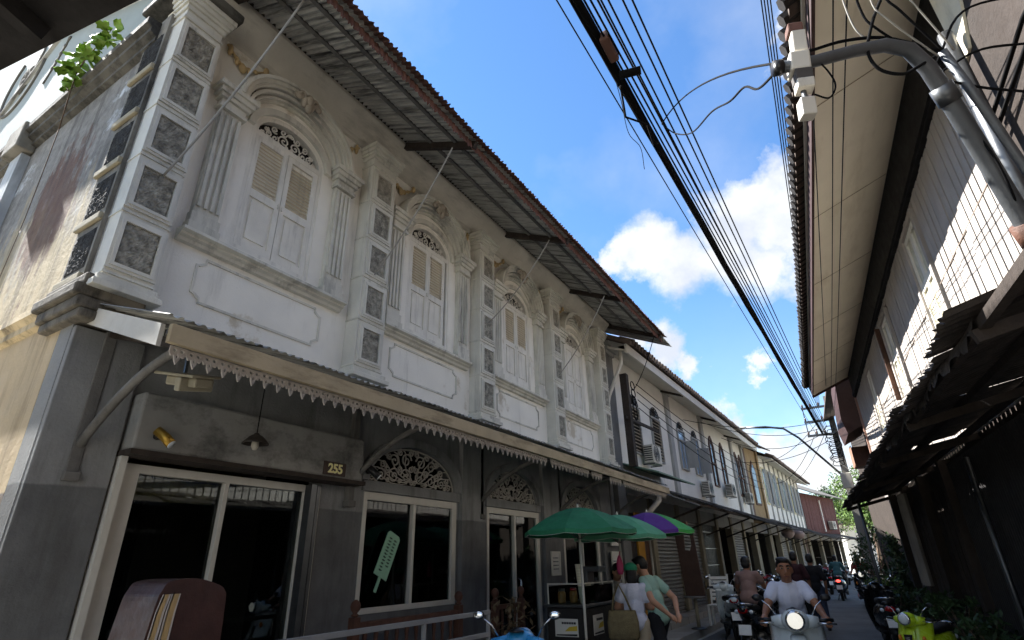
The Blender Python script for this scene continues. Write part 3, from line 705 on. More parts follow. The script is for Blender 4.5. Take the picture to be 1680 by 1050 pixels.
    MB().box(XF-.01, XF+.14, 4.66, 4.70, 2.45, 2.99).build('box_end', GROUNDW, sb)
    MB().box(-6.6, -6.5, 3.2, 4.6, .02, 3.28).build('partition', M('partition_grey', c(120, 116, 108), .9, .15, 2), H1)
    MB().box(-5.16, -5.15, 2.37, 3.12, 2.16, 2.34).build('painted_reflection', M('reflection_cream', c(226, 206, 140), .8, .15, 4, .4, c(150, 130, 80), (3, 6, 3), .5), df)  # cream strip painted in as the ceiling's reflection in the door glass
    for k in range(9):
        MB().box(-8.9+.003, -8.87, 2.0+k*1.2, 2.0+k*1.2+.9, 1.4+(k % 3)*.3, 1.9+(k % 3)*.3).build('room_shelf', WOODD, H1)
    MB().box(-8.0, -5.6, 2.4, 4.1, 2.62, 2.66).build('ceiling_panel', M('ceiling_cream', c(150, 140, 110), .8, .1, 2), H1)
shophouse()

# ================================================================== the other houses of the left row
TILE = M('roof_tile_dark', c(96, 84, 76), .9, .3, 6, .5, c(50, 46, 42), (4, 4, 4), .5, .4, 30)
WHT2 = M('house_white', c(226, 224, 216), .88, .06, 1.4, .3, c(150, 146, 136), (3, 3, .35), .56, .2, 50)
GRY2 = M('house_grey_trim', c(160, 160, 156), .88, .12, 2, .3, c(100, 98, 94), (3, 3, .5), .55, .2, 50)
SOFF = M('soffit_white', c(205, 202, 192), .85, .08, 2, .3, c(140, 132, 118), (6, 1, 3), .55, .1, 30)
YEL = M('house_yellow', c(146, 124, 90), .88, .15, 2, .4, c(120, 88, 48), (4, 4, .5), .54)
REDW = M('red_brown_boards', c(86, 46, 42), .8, .2, 3, .5, c(60, 30, 28), (8, 8, .6), .52, .3, 40)
SHUTM = M('roller_shutter', c(120, 118, 116), .6, .2, 3, .5, c(60, 56, 52), (3, 3, 3), .5, .1, 30, metal=.3)
CREAMP = M('cream_pillar', c(138, 131, 112), .85, .12, 2, .5, c(98, 88, 70), (4, 4, .5), .55)
GREENAW = M('green_sheet', c(110, 138, 122), .7, .15, 3, .4, c(66, 84, 76), (3, 3, 3), .5)
AWSHEET = M('old_awning_sheet', c(112, 108, 102), .8, .25, 2, .6, c(50, 46, 42), (3, 5, 3), .48, .2, 30, metal=.2)
ACW = M('air_conditioner_case', c(206, 202, 190), .6, .08, 4, .4, c(130, 116, 96), (6, 6, 1), .55)
BROWNW = M('brown_joinery', c(84, 58, 44), .7, .2, 5, .4, c(44, 32, 26), (9, 9, 1), .5)
BLUEGL = M('blue_pane', c(150, 172, 196), .12, .1, 3, bump=0, spec=.7)

def house(name, label, p0, p1, base):
    d = Vector(p1)-Vector(p0)
    return thing(name, label, 'building', 'row of old shophouses on the left', (p0[0], p0[1], 0), -atan2(d.x, d.y)), d.length
def ac_unit(parent, y, z, x=0.0, s=1.0):
    b = MB().box(x+.06, x+.06+.30*s, y, y+.78*s, z, z+.55*s).build('air_conditioner', ACW, parent, bevel=.01)
    fx = x+.06+.30*s
    g = MB()
    for k in range(5): g.tube([(fx+.012, y+.30*s+.05*(k+1)*s*cos(t), z+.28*s+.05*(k+1)*s*sin(t)) for t in [2*pi*i/16 for i in range(16)]], .006, 4, closed=True)
    for k in range(6): g.bar((fx+.012, y+.30*s, z+.28*s), (fx+.012, y+.30*s+.25*s*cos(k*pi/3), z+.28*s+.25*s*sin(k*pi/3)), .008, .008)
    g.build('fan_grille', BLK, b)
    v = MB()
    for k in range(7): v.box(x+.07, x+.05+.28*s, y-.008, y-.001, z+.06+k*.065*s, z+.06+k*.065*s+.03)
    v.build('vent', BLK, b)
    MB().bar((x, y+.05, z-.03), (fx, y+.05, z-.03), .03, .03).bar((x, y+.7*s, z-.03), (fx, y+.7*s, z-.03), .03, .03).build('wall_bracket', STEEL, b)
def tiles_edge(parent, y0, y1, x, z, sl, pitch=.24):
    me = MB().tube([(0, 0, 0), (-.40, 0, .40*sl)], [.075, .07], 6).mesh('eave_tile', TILE)
    y = y0; 
    while y < y1:
        place('eave_tile', me, parent, (x+random.uniform(-.015, .015), y, z)); y += pitch
def gable_roof(parent, L, xe, ze, sl, depth, mat, t=.06):
    return MB().plate([(xe, ze), (xe-depth, ze+depth*sl), (xe-2*depth, ze), (xe-2*depth, ze+t), (xe-depth, ze+depth*sl+t), (xe, ze+t)], (), L, lambda a, b, d: (a, d, b)).build('roof', mat, parent)
def awning_row(parent, y0, y1, x0, z0, x1, z1, mat, post=()):
    aw = MB().box(x1-.03, x1+.0, y0, y1, z1-.09, z1-.02).build('awning', WOODD, parent)
    y = y0; me = [corr(.86, sqrt((x1-x0)**2+(z0-z1)**2)+.12, .1, .012, 3, .03, 5).mesh('awning_sheet', mat) for _ in range(2)]; k = 0
    while y < y1-.5:
        place('awning_sheet', me[k % 2], aw, (x0, y, z0+random.uniform(-.02, .02)), (0, atan2(z0-z1, x1-x0)+random.uniform(-.03, .03), random.uniform(-.02, .02))); y += .82; k += 1
    for yy in post: MB().bar((x0, yy, z1-.55), (x1-.03, yy, z1-.06), .04, .05).build('awning_strut', WOODD, aw)
    return aw
def shopfront(parent, y0, y1, x, kinds, zt=2.75, mat=CREAMP):
    """bays of the ground floor: pillars between and a shutter, boards, curtain or open shop in each"""
    n = len(kinds); w = (y1-y0)/n
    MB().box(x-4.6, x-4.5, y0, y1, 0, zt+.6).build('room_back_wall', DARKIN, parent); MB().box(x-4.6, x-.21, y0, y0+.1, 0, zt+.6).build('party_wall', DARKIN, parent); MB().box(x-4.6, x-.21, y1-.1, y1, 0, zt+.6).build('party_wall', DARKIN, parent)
    for i, k in enumerate(kinds):
        a = y0+i*w; b = a+w
        MB().box(x-.2, x+.06, a, a+.32, 0, zt+.6).build('pillar', mat, parent, bevel=.01)
        MB().box(x-.2, x+.0, a+.321, b-.001, zt, zt+.6).build('lintel', GRY2, parent)
        if k == 'shutter':
            s = MB(); z = .15; m = 0
            while z < zt-.02: s.tube([(x-.08, a+.33, z+.05), (x-.08, b-.01, z+.05)], .052, 6); z += .1
            s.build('roller_shutter', SHUTM, parent)
        elif k == 'boards':
            q = int((w-.34)/.28); bm_ = MB().box(-.02, .02, .006, (w-.34)/q-.006, 0, zt-.15).mesh('door_board', BROWNW)
            for j in range(q): place('door_board', bm_, parent, (x-.08+random.uniform(-.015, .015), a+.33+j*(w-.34)/q, .15))
        elif k == 'lattice':
            s = MB()
            for j in range(int((w-.34)/.11)): s.bar((x-.08, a+.36+j*.11, .15), (x-.08, a+.36+j*.11, zt), .02, .02)
            for j in range(5): s.bar((x-.06, a+.33, .3+j*.55), (x-.06, b, .3+j*.55), .02, .025)
            s.build('folding_grille', STEEL, parent)
        else:
            MB().box(x-2.4, x-2.35, a, b, 0, zt).build('room_wall', DARKIN, parent)
            if k == 'shop':
                for z in (.9, 1.5): MB().box(x-1.4, x-.7, a+.4, b-.1, z, z+.04).build('shelf', WOODD, parent)
    MB().box(x-.2, x+.06, y1-.001, y1+.3, 0, zt+.6).build('pillar', mat, parent, bevel=.01)

# ---- white house next door
H2, L2 = house('white_shophouse', 'long white shophouse with white soffit and narrow windows next to the corner shophouse', (-5.02, 13.3), (-4.55, 30.8), 0)
def white_house():
    r = H2; L = L2
    MB().box(-9, -.005, .02, L, 3.2, 7.12).build('upper_wall', WHT2, r)
    for yy, w in ((5.05, .36), (9.4, .36), (14.7, .34), (17.2, .3)):
        p = MB().box(-.02, .09, yy, yy+w, 3.4, 7.0).build('pilaster', GRY2, r, bevel=.01)
        MB().box(-.02, .14, yy-.04, yy+w+.04, 6.82, 6.95).build('capital', GRY2, p)
    # grey flank pier with its stepped cap
    fp = MB().box(-.35, .14, -.16, .34, 0, 6.75).build('flank_pier', M('flank_grey', c(118, 118, 116), .9, .15, 2, .4, c(60, 60, 58), (3, 3, .5), .5), r, bevel=.01)
    for z0, z1, o in ((6.75, 6.85, .05), (6.85, 6.95, .10), (6.95, 7.08, .16)): MB().box(-.40, .14+o, -.16-o*.3, .34+o, z0, z1).build('pier_cap', GRY2, fp, bevel=.01)
    # windows
    def louvre_win(y, w, z0, z1):
        f = MB().plate([(y, z0), (y+w, z0), (y+w, z1), (y, z1)], [[(y+.05, z0+.05), (y+w-.05, z0+.05), (y+w-.05, z1-.05), (y+.05, z1-.05)]], .07, FX(-.01)).build('louvre_window', GRY2, r)
        n = int((z1-z0-.1)/.1)
        for k in range(n): MB().obox((.045, y+w/2, z0+.10+k*.1), (.07, w-.11, .015), (0, radians(40), 0)).build('louvre_slat', M('louvre_grey', c(176, 166, 150), .7, .15, 5, .5, c(100, 84, 66), (4, 2, 9), .5), f)
        MB().box(.0, .004, y+.05, y+w-.05, z0+.05, z1-.05).build('window_gap', DARKIN, f)
        lun = MB()
        for q in range(5): lun.tube([(.03, y+w/2, z1+.03), (.03, y+w/2+w*.42*cos(pi*(q+.5)/5), z1+.05+.28*sin(pi*(q+.5)/5))], .018, 5)
        lun.tube([(.03, *p) for p in arcpts(y+w/2, z1+.03, w*.45, .3, 0, pi, 12)], .018, 5)
        lun.build('fan_ornament', BLK, f); MB().plate(arcpts(y+w/2, z1+.02, w*.44, .29, 0, pi, 12), (), .006, FX(.004)).build('fan_backing', DARKIN, f)
    def glass_win(y, w, z0, z1):
        f = MB().plate([(y, z0), (y+w, z0), (y+w, z1), (y, z1)], [[(y+.05, z0+.05), (y+w/2-.02, z0+.05), (y+w/2-.02, z1-.4), (y+.05, z1-.4)], [(y+w/2+.02, z0+.05), (y+w-.05, z0+.05), (y+w-.05, z1-.4), (y+w/2+.02, z1-.4)], [(y+.05, z1-.35), (y+w-.05, z1-.35), (y+w-.05, z1-.05), (y+.05, z1-.05)]], .07, FX(-.01)).build('casement_window', GRY2, r)
        for q, (u, v) in enumerate(((y+.04, y+w/2-.03), (y+w/2+.01, y+w-.04))): MB().box(.003, .009, u, v+.03, z0+.04, z1-.04).build('pane', BLUEGL, f)
        MB().obox((.20, y+w+.06, (z0+z1)/2-.1), (.36, .03, z1-z0-.45), (0, 0, .2)).build('open_casement', GRY2, f)
        lun = MB()
        lun.tube([(.03, *p) for p in arcpts(y+w/2, z1+.03, w*.36, .26, 0, pi, 12)], .016, 5)
        for q in range(3): lun.tube([(.03, y+w/2, z1+.03), (.03, y+w/2+w*.3*cos(pi*(q+1)/4), z1+.03+.24*sin(pi*(q+1)/4))], .014, 5)
        lun.build('fan_ornament', BLK, f); MB().plate(arcpts(y+w/2, z1+.02, w*.35, .25, 0, pi, 12), (), .006, FX(.004)).build('fan_backing', DARKIN, f)
    def arch_win(y, w, z0, z1):
        o = [(y, z0), (y+w, z0), (y+w, z1-.4), (y+w*.8, z1-.15), (y+w/2, z1), (y+w*.2, z1-.15), (y, z1-.4)]
        i = [(y+w*.5+(a-y-w*.5)*.72, z0+.06+(b-z0)*.93) for a, b in o]
        f = MB().plate(o, [i], .06, FX(-.01)).build('arched_window', BROWNW, r)
        MB().plate(i, (), .006, FX(.004)).build('pane', DGLASS, f)
        MB().box(.03, .055, y, y+w, z0+.9, z0+.96).box(.03, .055, y+w/2-.02, y+w/2+.02, z0, z1-.1).build('glazing_bar', BROWNW, f)
    louvre_win(1.55, .78, 4.35, 5.75); louvre_win(3.35, .85, 4.35, 5.75)
    glass_win(6.1, .85, 4.45, 5.85); glass_win(7.9, .85, 4.45, 5.85)
    for y in (10.6, 12.4, 15.3, 16.3): arch_win(y, .72, 4.3, 6.4)
    # eave
    MB().box(.72, .78, -.2, L+.2, 6.62, 6.86).build('fascia_board', SOFF, r)
    sb = MB().plate([(.72, 6.66), (-.02, 6.98), (-.02, 7.03), (.72, 6.72)], (), L+.3, lambda a, b, d: (a, -.15+d, b)).build('soffit', SOFF, r)
    for yy in (4.9, 9.4, 14.0): MB().bar((.74, yy, 6.62), (-.0, yy, 6.92), .05, .07).build('soffit_rib', WOODD, sb)
    rf = gable_roof(r, L+.3, .86, 6.875, .5, 5.2, TILE)
    tiles_edge(rf, 0, L+.2, .92, 6.93, .5)
    MB().plate([(.86, 6.9), (-4.3, 9.4), (-9.0, 7.0), (-4.3, 7.0), (-.02, 6.9)], (), .06, lambda a, b, d: (a, -.03+d, b)).build('verge_wall', GRY2, rf)
    MB().plate([(.90, 6.93), (-4.3, 9.53), (-4.3, 9.43), (.9, 6.80)], (), .22, lambda a, b, d: (a, -.25+d, b)).build('verge_coping', TILE, rf)
    # downpipe
    MB().tube([(.55, -.1, 6.75), (.55, -.1, 6.4), (.2, -.3, 5.5), (.12, -.3, 5.2), (.12, -.3, 3.9)], .05, 8).build('downpipe', PVC, r, True)
    MB().plate([(.0, 3.95), (1.0, 3.62), (1.0, 3.58), (0, 3.91)], (), 3.2, lambda a, b, d: (a, .5+d, b)).build('green_awning_sheet', GREENAW, r)
    ac_unit(r, 2.1, 4.12, .05, .92); ac_unit(r, 8.2, 3.75, .0, .9); ac_unit(r, 11.9, 4.0, .05, .9); ac_unit(r, 15.8, 4.0, .05, .85)
    awning_row(r, .4, L, 0, 3.55, 1.6, 2.92, AWSHEET, (2, 5, 8, 11, 14, 17))
    MB().tube([(.1, .3, 3.6), (1.0, .2, 3.1), (1.05, .1, 2.9), (.5, -.2, 2.3), (.3, -.2, 2.2)], .06, 8).build('downpipe', PVC, r, True)
    shopfront(r, .0, 17.3, -.1, ['boards', 'shutter', 'shutter', 'lattice', 'shop', 'shutter', 'shop'])
    MB().box(.0, .05, 1.05, 1.5, .3, 2.75).build('mustard_curtain', M('mustard_cloth', c(176, 128, 44), .9, .15, 3), r)
white_house()

# ---- the narrow yellow house, the pale one with shutters, the red-brown timber one
H3, L3 = house('yellow_shophouse', 'narrow ochre shophouse with a dark arched window beyond the long white shophouse', (-4.55, 30.85), (-4.2, 33.55), 0)
H4, L4 = house('pale_shophouse', 'pale shophouse with a row of tall narrow shutters beyond the ochre house', (-4.2, 33.6), (-3.6, 48.9), 0)
H5, L5 = house('timber_shophouse', 'red-brown timber shophouse with vertical boards at the far end of the row', (-3.6, 49.0), (-1.7, 57.2), 0)
def far_houses():
    MB().box(-8, -.005, .02, L3-.02, 3.2, 7.0).build('upper_wall', YEL, H3)
    f = MB().plate([(1.0, 4.1), (1.9, 4.1), (1.9, 5.9), (1.45, 6.4), (1.0, 5.9)], (), .05, FX(-.01)).build('arched_window', BROWNW, H3)
    MB().plate([(1.15, 4.2), (1.75, 4.2), (1.75, 5.85), (1.45, 6.2), (1.15, 5.85)], (), .01, FX(.041)).build('pane', DGLASS, f)
    MB().box(-.02, .08, 0.02, .3, 3.3, 7).build('pilaster', BROWNW, H3); MB().box(-.02, .08, L3-.3, L3-.02, 3.3, 7).build('pilaster', YEL, H3)
    gable_roof(H3, L3, .8, 6.95, .5, 4.4, TILE); awning_row(H3, 0, L3, 0, 3.5, 1.55, 2.9, AWSHEET); shopfront(H3, 0, L3-.31, -.1, ['shop'])
    r = H4; L = L4
    MB().box(-8, -.005, .02, L-.02, 3.2, 6.95).build('upper_wall', WHT2, r)
    for i in range(9):
        y = .6+i*1.62; f = MB().box(-.01, .05, y, y+.8, 4.3, 6.3).build('shutter_window', GRY2 if i % 3 else M('cream_shutter', c(206, 196, 160), .8, .1, 3), r)
        MB().box(.05, .055, y+.06, y+.36, 4.4, 6.2).build('shutter_leaf', DARKIN if i % 2 else DGLASS, f); MB().box(.05, .075, y+.42, y+.76, 4.36, 6.24).build('shutter_leaf', M('grey_blue_shutter', c(130, 136, 142), .7, .1, 4), f)
        MB().box(-.02, .06, y+1.1, y+1.25, 3.4, 6.9).build('pilaster', GRY2, r)
    MB().plate([(.75, 6.55), (-.02, 6.85), (-.02, 6.90), (.75, 6.61)], (), L, lambda a, b, d: (a, d, b)).build('soffit', SOFF, r)
    rf = gable_roof(r, L, .86, 6.62, .5, 4.6, TILE); tiles_edge(rf, 0, L, .9, 6.68, .5, .3)
    awning_row(r, 0, L, 0, 3.5, 1.55, 2.85, AWSHEET, (2, 6, 10, 14)); shopfront(r, 0, L-.31, -.1, ['shop', 'shutter', 'lattice', 'shop', 'shutter', 'boards'])
    r = H5; L = L5
    MB().box(-8, -.02, .02, L-.02, 3.2, 6.15).build('upper_wall', REDW, r)
    bm_ = MB().box(-.02, .03, .01, .33, 3.3, 6.1).mesh('wall_board', REDW); n = int(L/.34)
    for i in range(n): place('wall_board', bm_, r, (random.uniform(-.01, .015), .03+i*.34, 0))
    f = MB().box(.03, .08, 4.2, 4.35, 3.4, 5.8).build('white_jamb', WHT2, r)
    ac_unit(r, 5.2, 3.6, .05, 1.1)
    gable_roof(r, L, .95, 6.0, .45, 4.4, AWSHEET); awning_row(r, 0, L, 0, 3.25, 1.5, 2.85, AWSHEET, (2, 5)); shopfront(r, 0, L-.31, -.1, ['shop', 'shop', 'shop'])
far_houses()

# ================================================================== right-hand row
SIDING = M('siding_boards', c(170, 163, 156), .8, .14, 2, .4, c(150, 136, 124), (10, 10, .5), .54, .2, 50)
SOFB = M('soffit_beige', c(226, 217, 197), .85, .07, 1.2, .4, c(168, 150, 120), (2.5, .6, 2), .52, .06, 30)
FASB = M('fascia_maroon', c(56, 35, 33), .75, .12, 2, .3, c(50, 30, 28), (8, .6, 8), .54, .15, 40)
DARKBAND = M('band_black_brown', c(14, 13, 13), .85, .2, 3)
DARKSH = M('dark_sheet', c(44, 42, 42), .75, .25, 3, .5, c(20, 19, 19), (8, 8, .6), .5, .2, 30, metal=.2)
CANSH = M('canopy_rust_sheet', c(74, 68, 64), .85, .3, 3, .6, c(30, 26, 24), (3, 5, 3), .46, .4, 30)
BRWALL = M('brown_render', c(56, 48, 43), .93, .25, 1.6, .5, c(30, 26, 24), (2, 2, 1.2), .5, .6, 18, patch=c(76, 68, 62), pth=.62, psc=2)
def right_house():
    r = thing('boarded_house', 'white boarded house on the right with beige soffit and maroon fascia', 'building', None, (0, 0, 0), RY)
    y0, y1 = 4.4, 18.6
    MB().box(2.16, 8, y0, y1, 0, 6.6).build('inner_wall', WOODD, r)
    wins = [(7.85, 8.62, 4.22, 5.72), (11.2, 11.95, 4.22, 5.66), (14.7, 15.5, 4.22, 5.66)]
    full = MB().box(0, .028, .007, .144, 2.95, 5.86).mesh('siding_board', SIDING)
    lo = MB().box(0, .028, .007, .144, 2.95, 4.20).mesh('siding_board', SIDING); hi = MB().box(0, .028, .007, .144, 5.74, 5.86).mesh('siding_board', SIDING)
    y = y0
    while y < y1-.1:
        x = 2.10+random.uniform(-.006, .006); w = [q for q in wins if q[0]-.12 < y+.08 < q[1]+.12]
        if w: place('siding_board', lo, r, (x, y, 0)); place('siding_board', hi, r, (x, y, 0))
        else: place('siding_board', full, r, (x, y, 0))
        y += .1655
    MB().box(2.094, 2.099, y0, y1, 4.64, 4.655).build('joint_strip', M('joint_strip', c(120, 108, 98), .8), r)
    for i, (a, b, z0, z1) in enumerate(wins):
        f = MB().plate([(a-.1, z0-.06), (b+.1, z0-.06), (b+.1, z1+.06), (a-.1, z1+.06)], [[(a, z0), (b, z0), (b, z1), (a, z1)]], .05, FX(2.07)).build('shutter_window', SIDING, r)
        for q in range(2):
            u = a+.01+q*(b-a)/2; v = u+(b-a)/2-.02
            lf = MB().plate([(u, z0+.01), (v, z0+.01), (v, z1-.01), (u, z1-.01)], [[(u+.05, z0+.1), (v-.05, z0+.1), (v-.05, z0+.66), (u+.05, z0+.66)], [(u+.05, z0+.76), (v-.05, z0+.76), (v-.05, z1-.09), (u+.05, z1-.09)]], .03, FX(2.10)).build('shutter', SHUT, f)
            MB().box(2.125, 2.13, u+.04, v-.04, z0+.08, z1-.08).build('shutter_panel', M('frosted_panel', c(204, 200, 178), .5, .2, 9, .3, c(150, 140, 110), (6, 6, 3), .5), f)
        if i == 1:
            MB().obox((2.03, b+.12, (z0+z1)/2), (.09, .025, z1-z0), (0, 0, .25)).build('open_shutter', BROWNW, f)
    # near-black band above the siding, soffit, fascia
    MB().box(2.05, 2.159, y0, y1, 5.87, 6.58).build('dark_band', DARKBAND, r)
    MB().box(2.02, 2.049, y0, y1, 5.90, 6.0).build('dark_band_batten', DARKBAND, r)
    so = MB().plate([(1.02, 6.13), (2.10, 6.585), (2.10, 6.62), (1.02, 6.17)], (), y1+.15-3.2, lambda a, b, d: (a, 3.2+d, b)).build('soffit', SOFB, r)
    for yy in (5.6, 8.0, 10.4, 12.8, 15.2, 17.6): MB().bar((1.03, yy, 6.128), (2.04, yy, 6.553), .006, .006).build('soffit_joint', M('soffit_joint', c(150, 138, 116), .9), so)
    MB().box(.985, 1.018, 3.0, y1+.15, 6.08, 6.36).build('fascia_board', FASB, r)
    MB().box(.955, .984, 3.0, y1+.15, 6.30, 6.36).build('gutter_lip', PVC, r)
    MB().plate([(1.0, 6.06), (2.2, 6.56), (2.2, 6.9), (1.0, 6.4)], (), .05, lambda a, b, d: (a, y1+.16+d, b)).build('barge_board', FASB, r)
    rf = MB().plate([(.86, 6.37), (5.4, 8.55), (9.8, 6.4), (9.8, 6.46), (5.4, 8.63), (.86, 6.43)], (), y1+.2-2.6, lambda a, b, d: (a, 2.6+d, b)).build('roof', TILE, r)
    me = MB().tube([(0, 0, 0), (.40, 0, .19)], [.07, .066], 6).mesh('eave_tile', M('tile_black', c(46, 42, 40), .9, .3, 6))
    y = 3.0
    while y < y1+.1: place('eave_tile', me, rf, (.80+random.uniform(-.012, .012), y, 6.40)); y += .19
    # the hanging part of the front below: dark corrugated wall, doors
    g = MB().box(2.2, 2.3, y0, y1, 0, 3.0).build('shop_wall', DARKIN, r)
    bm_ = corr(.84, 2.75, .09, .02, 1, 0, 6).mesh('wall_sheet', DARKSH)
    y = 4.5
    while y < 10.2: place('wall_sheet', bm_, r, (2.05, y, 2.8), (0, radians(90), 0)); y += .82
    for yy in (10.5, 12.6, 14.7, 16.8): MB().box(1.98, 2.18, yy, yy+.18, .1, 2.9).build('post', WOODD, r)
    for yy in (10.7, 12.8, 14.9):
        for k in range(5): MB().box(2.1, 2.13, yy+.02+k*.36, yy+.34+k*.36, .1, 2.6).build('door_board', WOODD, r)
    MB().box(2.05, 2.19, y1-.05, y1+.02, 3.4, 5.86).build('corner_board', M('pinkish_post', c(176, 140, 124), .8, .1, 2), r)
right_house()
def right_canopy():
    r = thing('street_canopy', 'low dark ragged sheet canopy on posts along the right side of the street', 'canopy', None, (0, 0, 0), RY)
    L = .52; sl = radians(-15)
    ms = [corr(.84, L+.1, .09, .015, 2, .025, 6).mesh('canopy_sheet', CANSH) for _ in range(3)]
    y = 3.3; k = 0
    while y < 16.6:
        # outer course: local x runs towards the street
        o = place('canopy_sheet', ms[k % 3], r, (1.50, y+.84, 2.90+random.uniform(-.015, .02)), (0, random.uniform(.28, .34), pi+random.uniform(-.04, .04)))
        y += .76; k += 1
    y = 2.5; k = 0
    while y < 16.6:
        gap = .05 if 4.6 < y < 5.6 or 8.2 < y < 9.3 else 0
        o = place('canopy_sheet', ms[(k+1) % 3], r, (2.07, y+.84, 3.02+random.uniform(-.01, .02)+gap), (0, .20, pi+random.uniform(-.03, .03)))
        y += .76; k += 1
    # frayed tarpaulin strip along the front edge
    rd = random.Random(4); t = MB(); n = 300
    j = [rd.uniform(0, .07) for _ in range(n+1)]
    t.grid(lambda a, b: (1.01+.02*sin(a*60)-.02*b, 3.45+13.2*a, 2.74-(b*(.05+j[int(a*n+.5)]))), n, 2)
    t.build('tarpaulin_fringe', CANSH, r)
    for x, z in ((1.05, 2.70), (1.5, 2.83), (1.98, 2.93)): MB().bar((x, 2.6, z), (x, 16.7, z), .05, .06).build('purlin', WOODD, r)
    for yy in (3.5, 6.0, 8.5, 11.5, 14.5, 16.6):
        MB().bar((1.0, yy, 2.64), (2.1, yy, 2.90), .05, .07).build('rafter', WOODD, r)
        if yy in (14.5, 8.5): MB().cyl((1.12 if yy > 9 else 1.9, yy, .0), (1.12 if yy > 9 else 1.9, yy, 2.66), .032, None, 10).build('post', STEEL, r, True)
    # cloth and boards that hang under it
    for yy, w, x in ((11.0, .5, 1.5), (11.9, .45, 1.6)):
        MB().grid(lambda a, b: (x+.05*sin(a*14), yy+w*a, 2.5-1.35*b), 20, 4).build('hanging_cloth', M('grey_cloth', c(116, 110, 102), .9, .2, 3), r, True)
right_canopy()
def near_right():
    r = thing('brown_rendered_house', 'brown rendered wall crossed by cables at the near right above the pipe pole', 'building', None, (0, 0, 0), RY)
    MB().plate([(-4, 0), (4.28, 0), (4.30, 3.2), (4.26, 4.6), (4.32, 5.6), (4.25, 9), (-4, 9)], (), 4, FX(1.82)).build('wall', BRWALL, r)
    MB().plate([(4.31, 5.0), (4.31, 6.4), (3.5, 6.6), (3.7, 5.9), (3.95, 5.3), (4.12, 5.02)], (), .02, FX(1.80)).build('plaster_layer', M('cream_render', c(214, 206, 184), .9, .1, 3, .4, c(120, 110, 90), (4, 4, 2), .55), r)
    for k in range(2):
        MB().tube([(1.78, 1.0, 4.2+.3*k), (1.77, 2.4, 4.05+.33*k), (1.78, 3.4, 4.4+.12*k), (1.76, 4.2, 4.3+.1*k)], .014, 6).build('wall_cable', CABLE, r, True)
    MB().tube([(1.7, 4.1, 3.0), (1.7, 4.1, 5.2)], .05, 8).build('downpipe', STEEL, r, True)
near_right()
def far_right():
    r = thing('maroon_gabled_house', 'house with a maroon boarded bay beyond the white boarded house', 'building', None, (0, 0, 0), RY)
    MB().plate([(1.72, 6.9), (1.60, 5.35), (1.68, 4.92), (2.24, 5.2), (2.5, 6.5), (2.5, 6.9)], (), 2.2, lambda a, b, d: (a, 19.0+d, b)).build('boarded_bay', FASB, r)
    MB().box(2.3, 7, 19.2, 26, 0, 6.7).build('wall', WOODD, r)
    MB().plate([(1.6, 6.92), (4.5, 8.2), (7.4, 6.92), (7.4, 7.0), (4.5, 8.3), (1.6, 7.0)], (), 8, lambda a, b, d: (a, 19.05+d, b)).build('roof', TILE, r)
    q = MB().box(1.83, 2.28, 20.8, 21.6, 4.2, 4.8).build('window_hood', WOODR, r)
    m2 = corr(.8, .62, .07, .012, 1, .03, 6).mesh('hood_sheet', M('pink_brown_sheet', c(150, 116, 98), .85, .2, 4, .4, c(84, 62, 52), (9, 9, 1), .5))
    place('hood_sheet', m2, q, (2.35, 20.76, 4.84), (radians(90), 0, 0)); place('hood_sheet', m2, q, (1.80, 20.75, 4.84), (0, radians(90), 0))
    r = thing('street_end_house', 'pale sunlit house closing the view at the end of the street', 'building', None, (3.5, 74, 0), .5)
    MB().box(-6, 4, 0, 5, 0, 4.6).build('wall', WHT2, r)
    for k in range(4): 
        f = MB().box(-5+k*2.2, -3.9+k*2.2, -.04, .0, 1.4, 2.8).build('window', GRY2, r); MB().box(-4.92+k*2.2, -3.98+k*2.2, -.05, -.041, 1.5, 2.7).build('pane', DGLASS, f)
    MB().plate([(-6.5, 4.6), (-1, 6.4), (4.5, 4.6)], (), 6, lambda a, b, d: (a, -.5+d, b)).build('roof', TILE, r)
far_right()
# near left: the eave that hangs into the top corner of the view
def near_left():
    r = thing('neighbouring_eave', 'dark eave of a neighbouring roof in the top left corner', 'building')
    d = Vector((.87, .15, 0)).normalized(); n = Vector((-d.y, d.x, 0)); o = Vector((-2.35, .53, 4.0))
    def P(a, b, z): q = o + d*a - n*b; return (q.x, q.y, z)
    mb = MB().add([P(-9, 0, 3.92), P(1.2, 0, 3.92), P(1.2, 4, 4.6), P(-9, 4, 4.6), P(-9, 0, 4.03), P(1.2, 0, 4.03), P(1.2, 4, 4.72), P(-9, 4, 4.72)], [(3,2,1,0),(4,5,6,7),(0,1,5,4),(1,2,6,5),(2,3,7,6),(3,0,4,7)])
    NB = M('near_black_timber', c(30, 27, 25), .9, .25, 4)  # one even near-black colour for roof and rafters
    rf = mb.build('roof', NB, r)
    for k in range(9): MB().bar(P(-7.4+k*1.0, .06, 3.88), P(-7.4+k*1.0, 4, 4.55), .06, .09).build('rafter', NB, rf)
    MB().bar(P(-1.35, .02, 3.84), P(-1.35, 3.8, 4.4), .16, .10).build('rafter', WOODR, rf)
    MB().box(-11, -4.4, -4.6, -4.2, 0, 4.6).build('wall', BRWALL, r)
    MB().box(-4.4, -4.2, -4.4, -4.2, 0, 4.5).build('post', WOODD, r)
near_left()

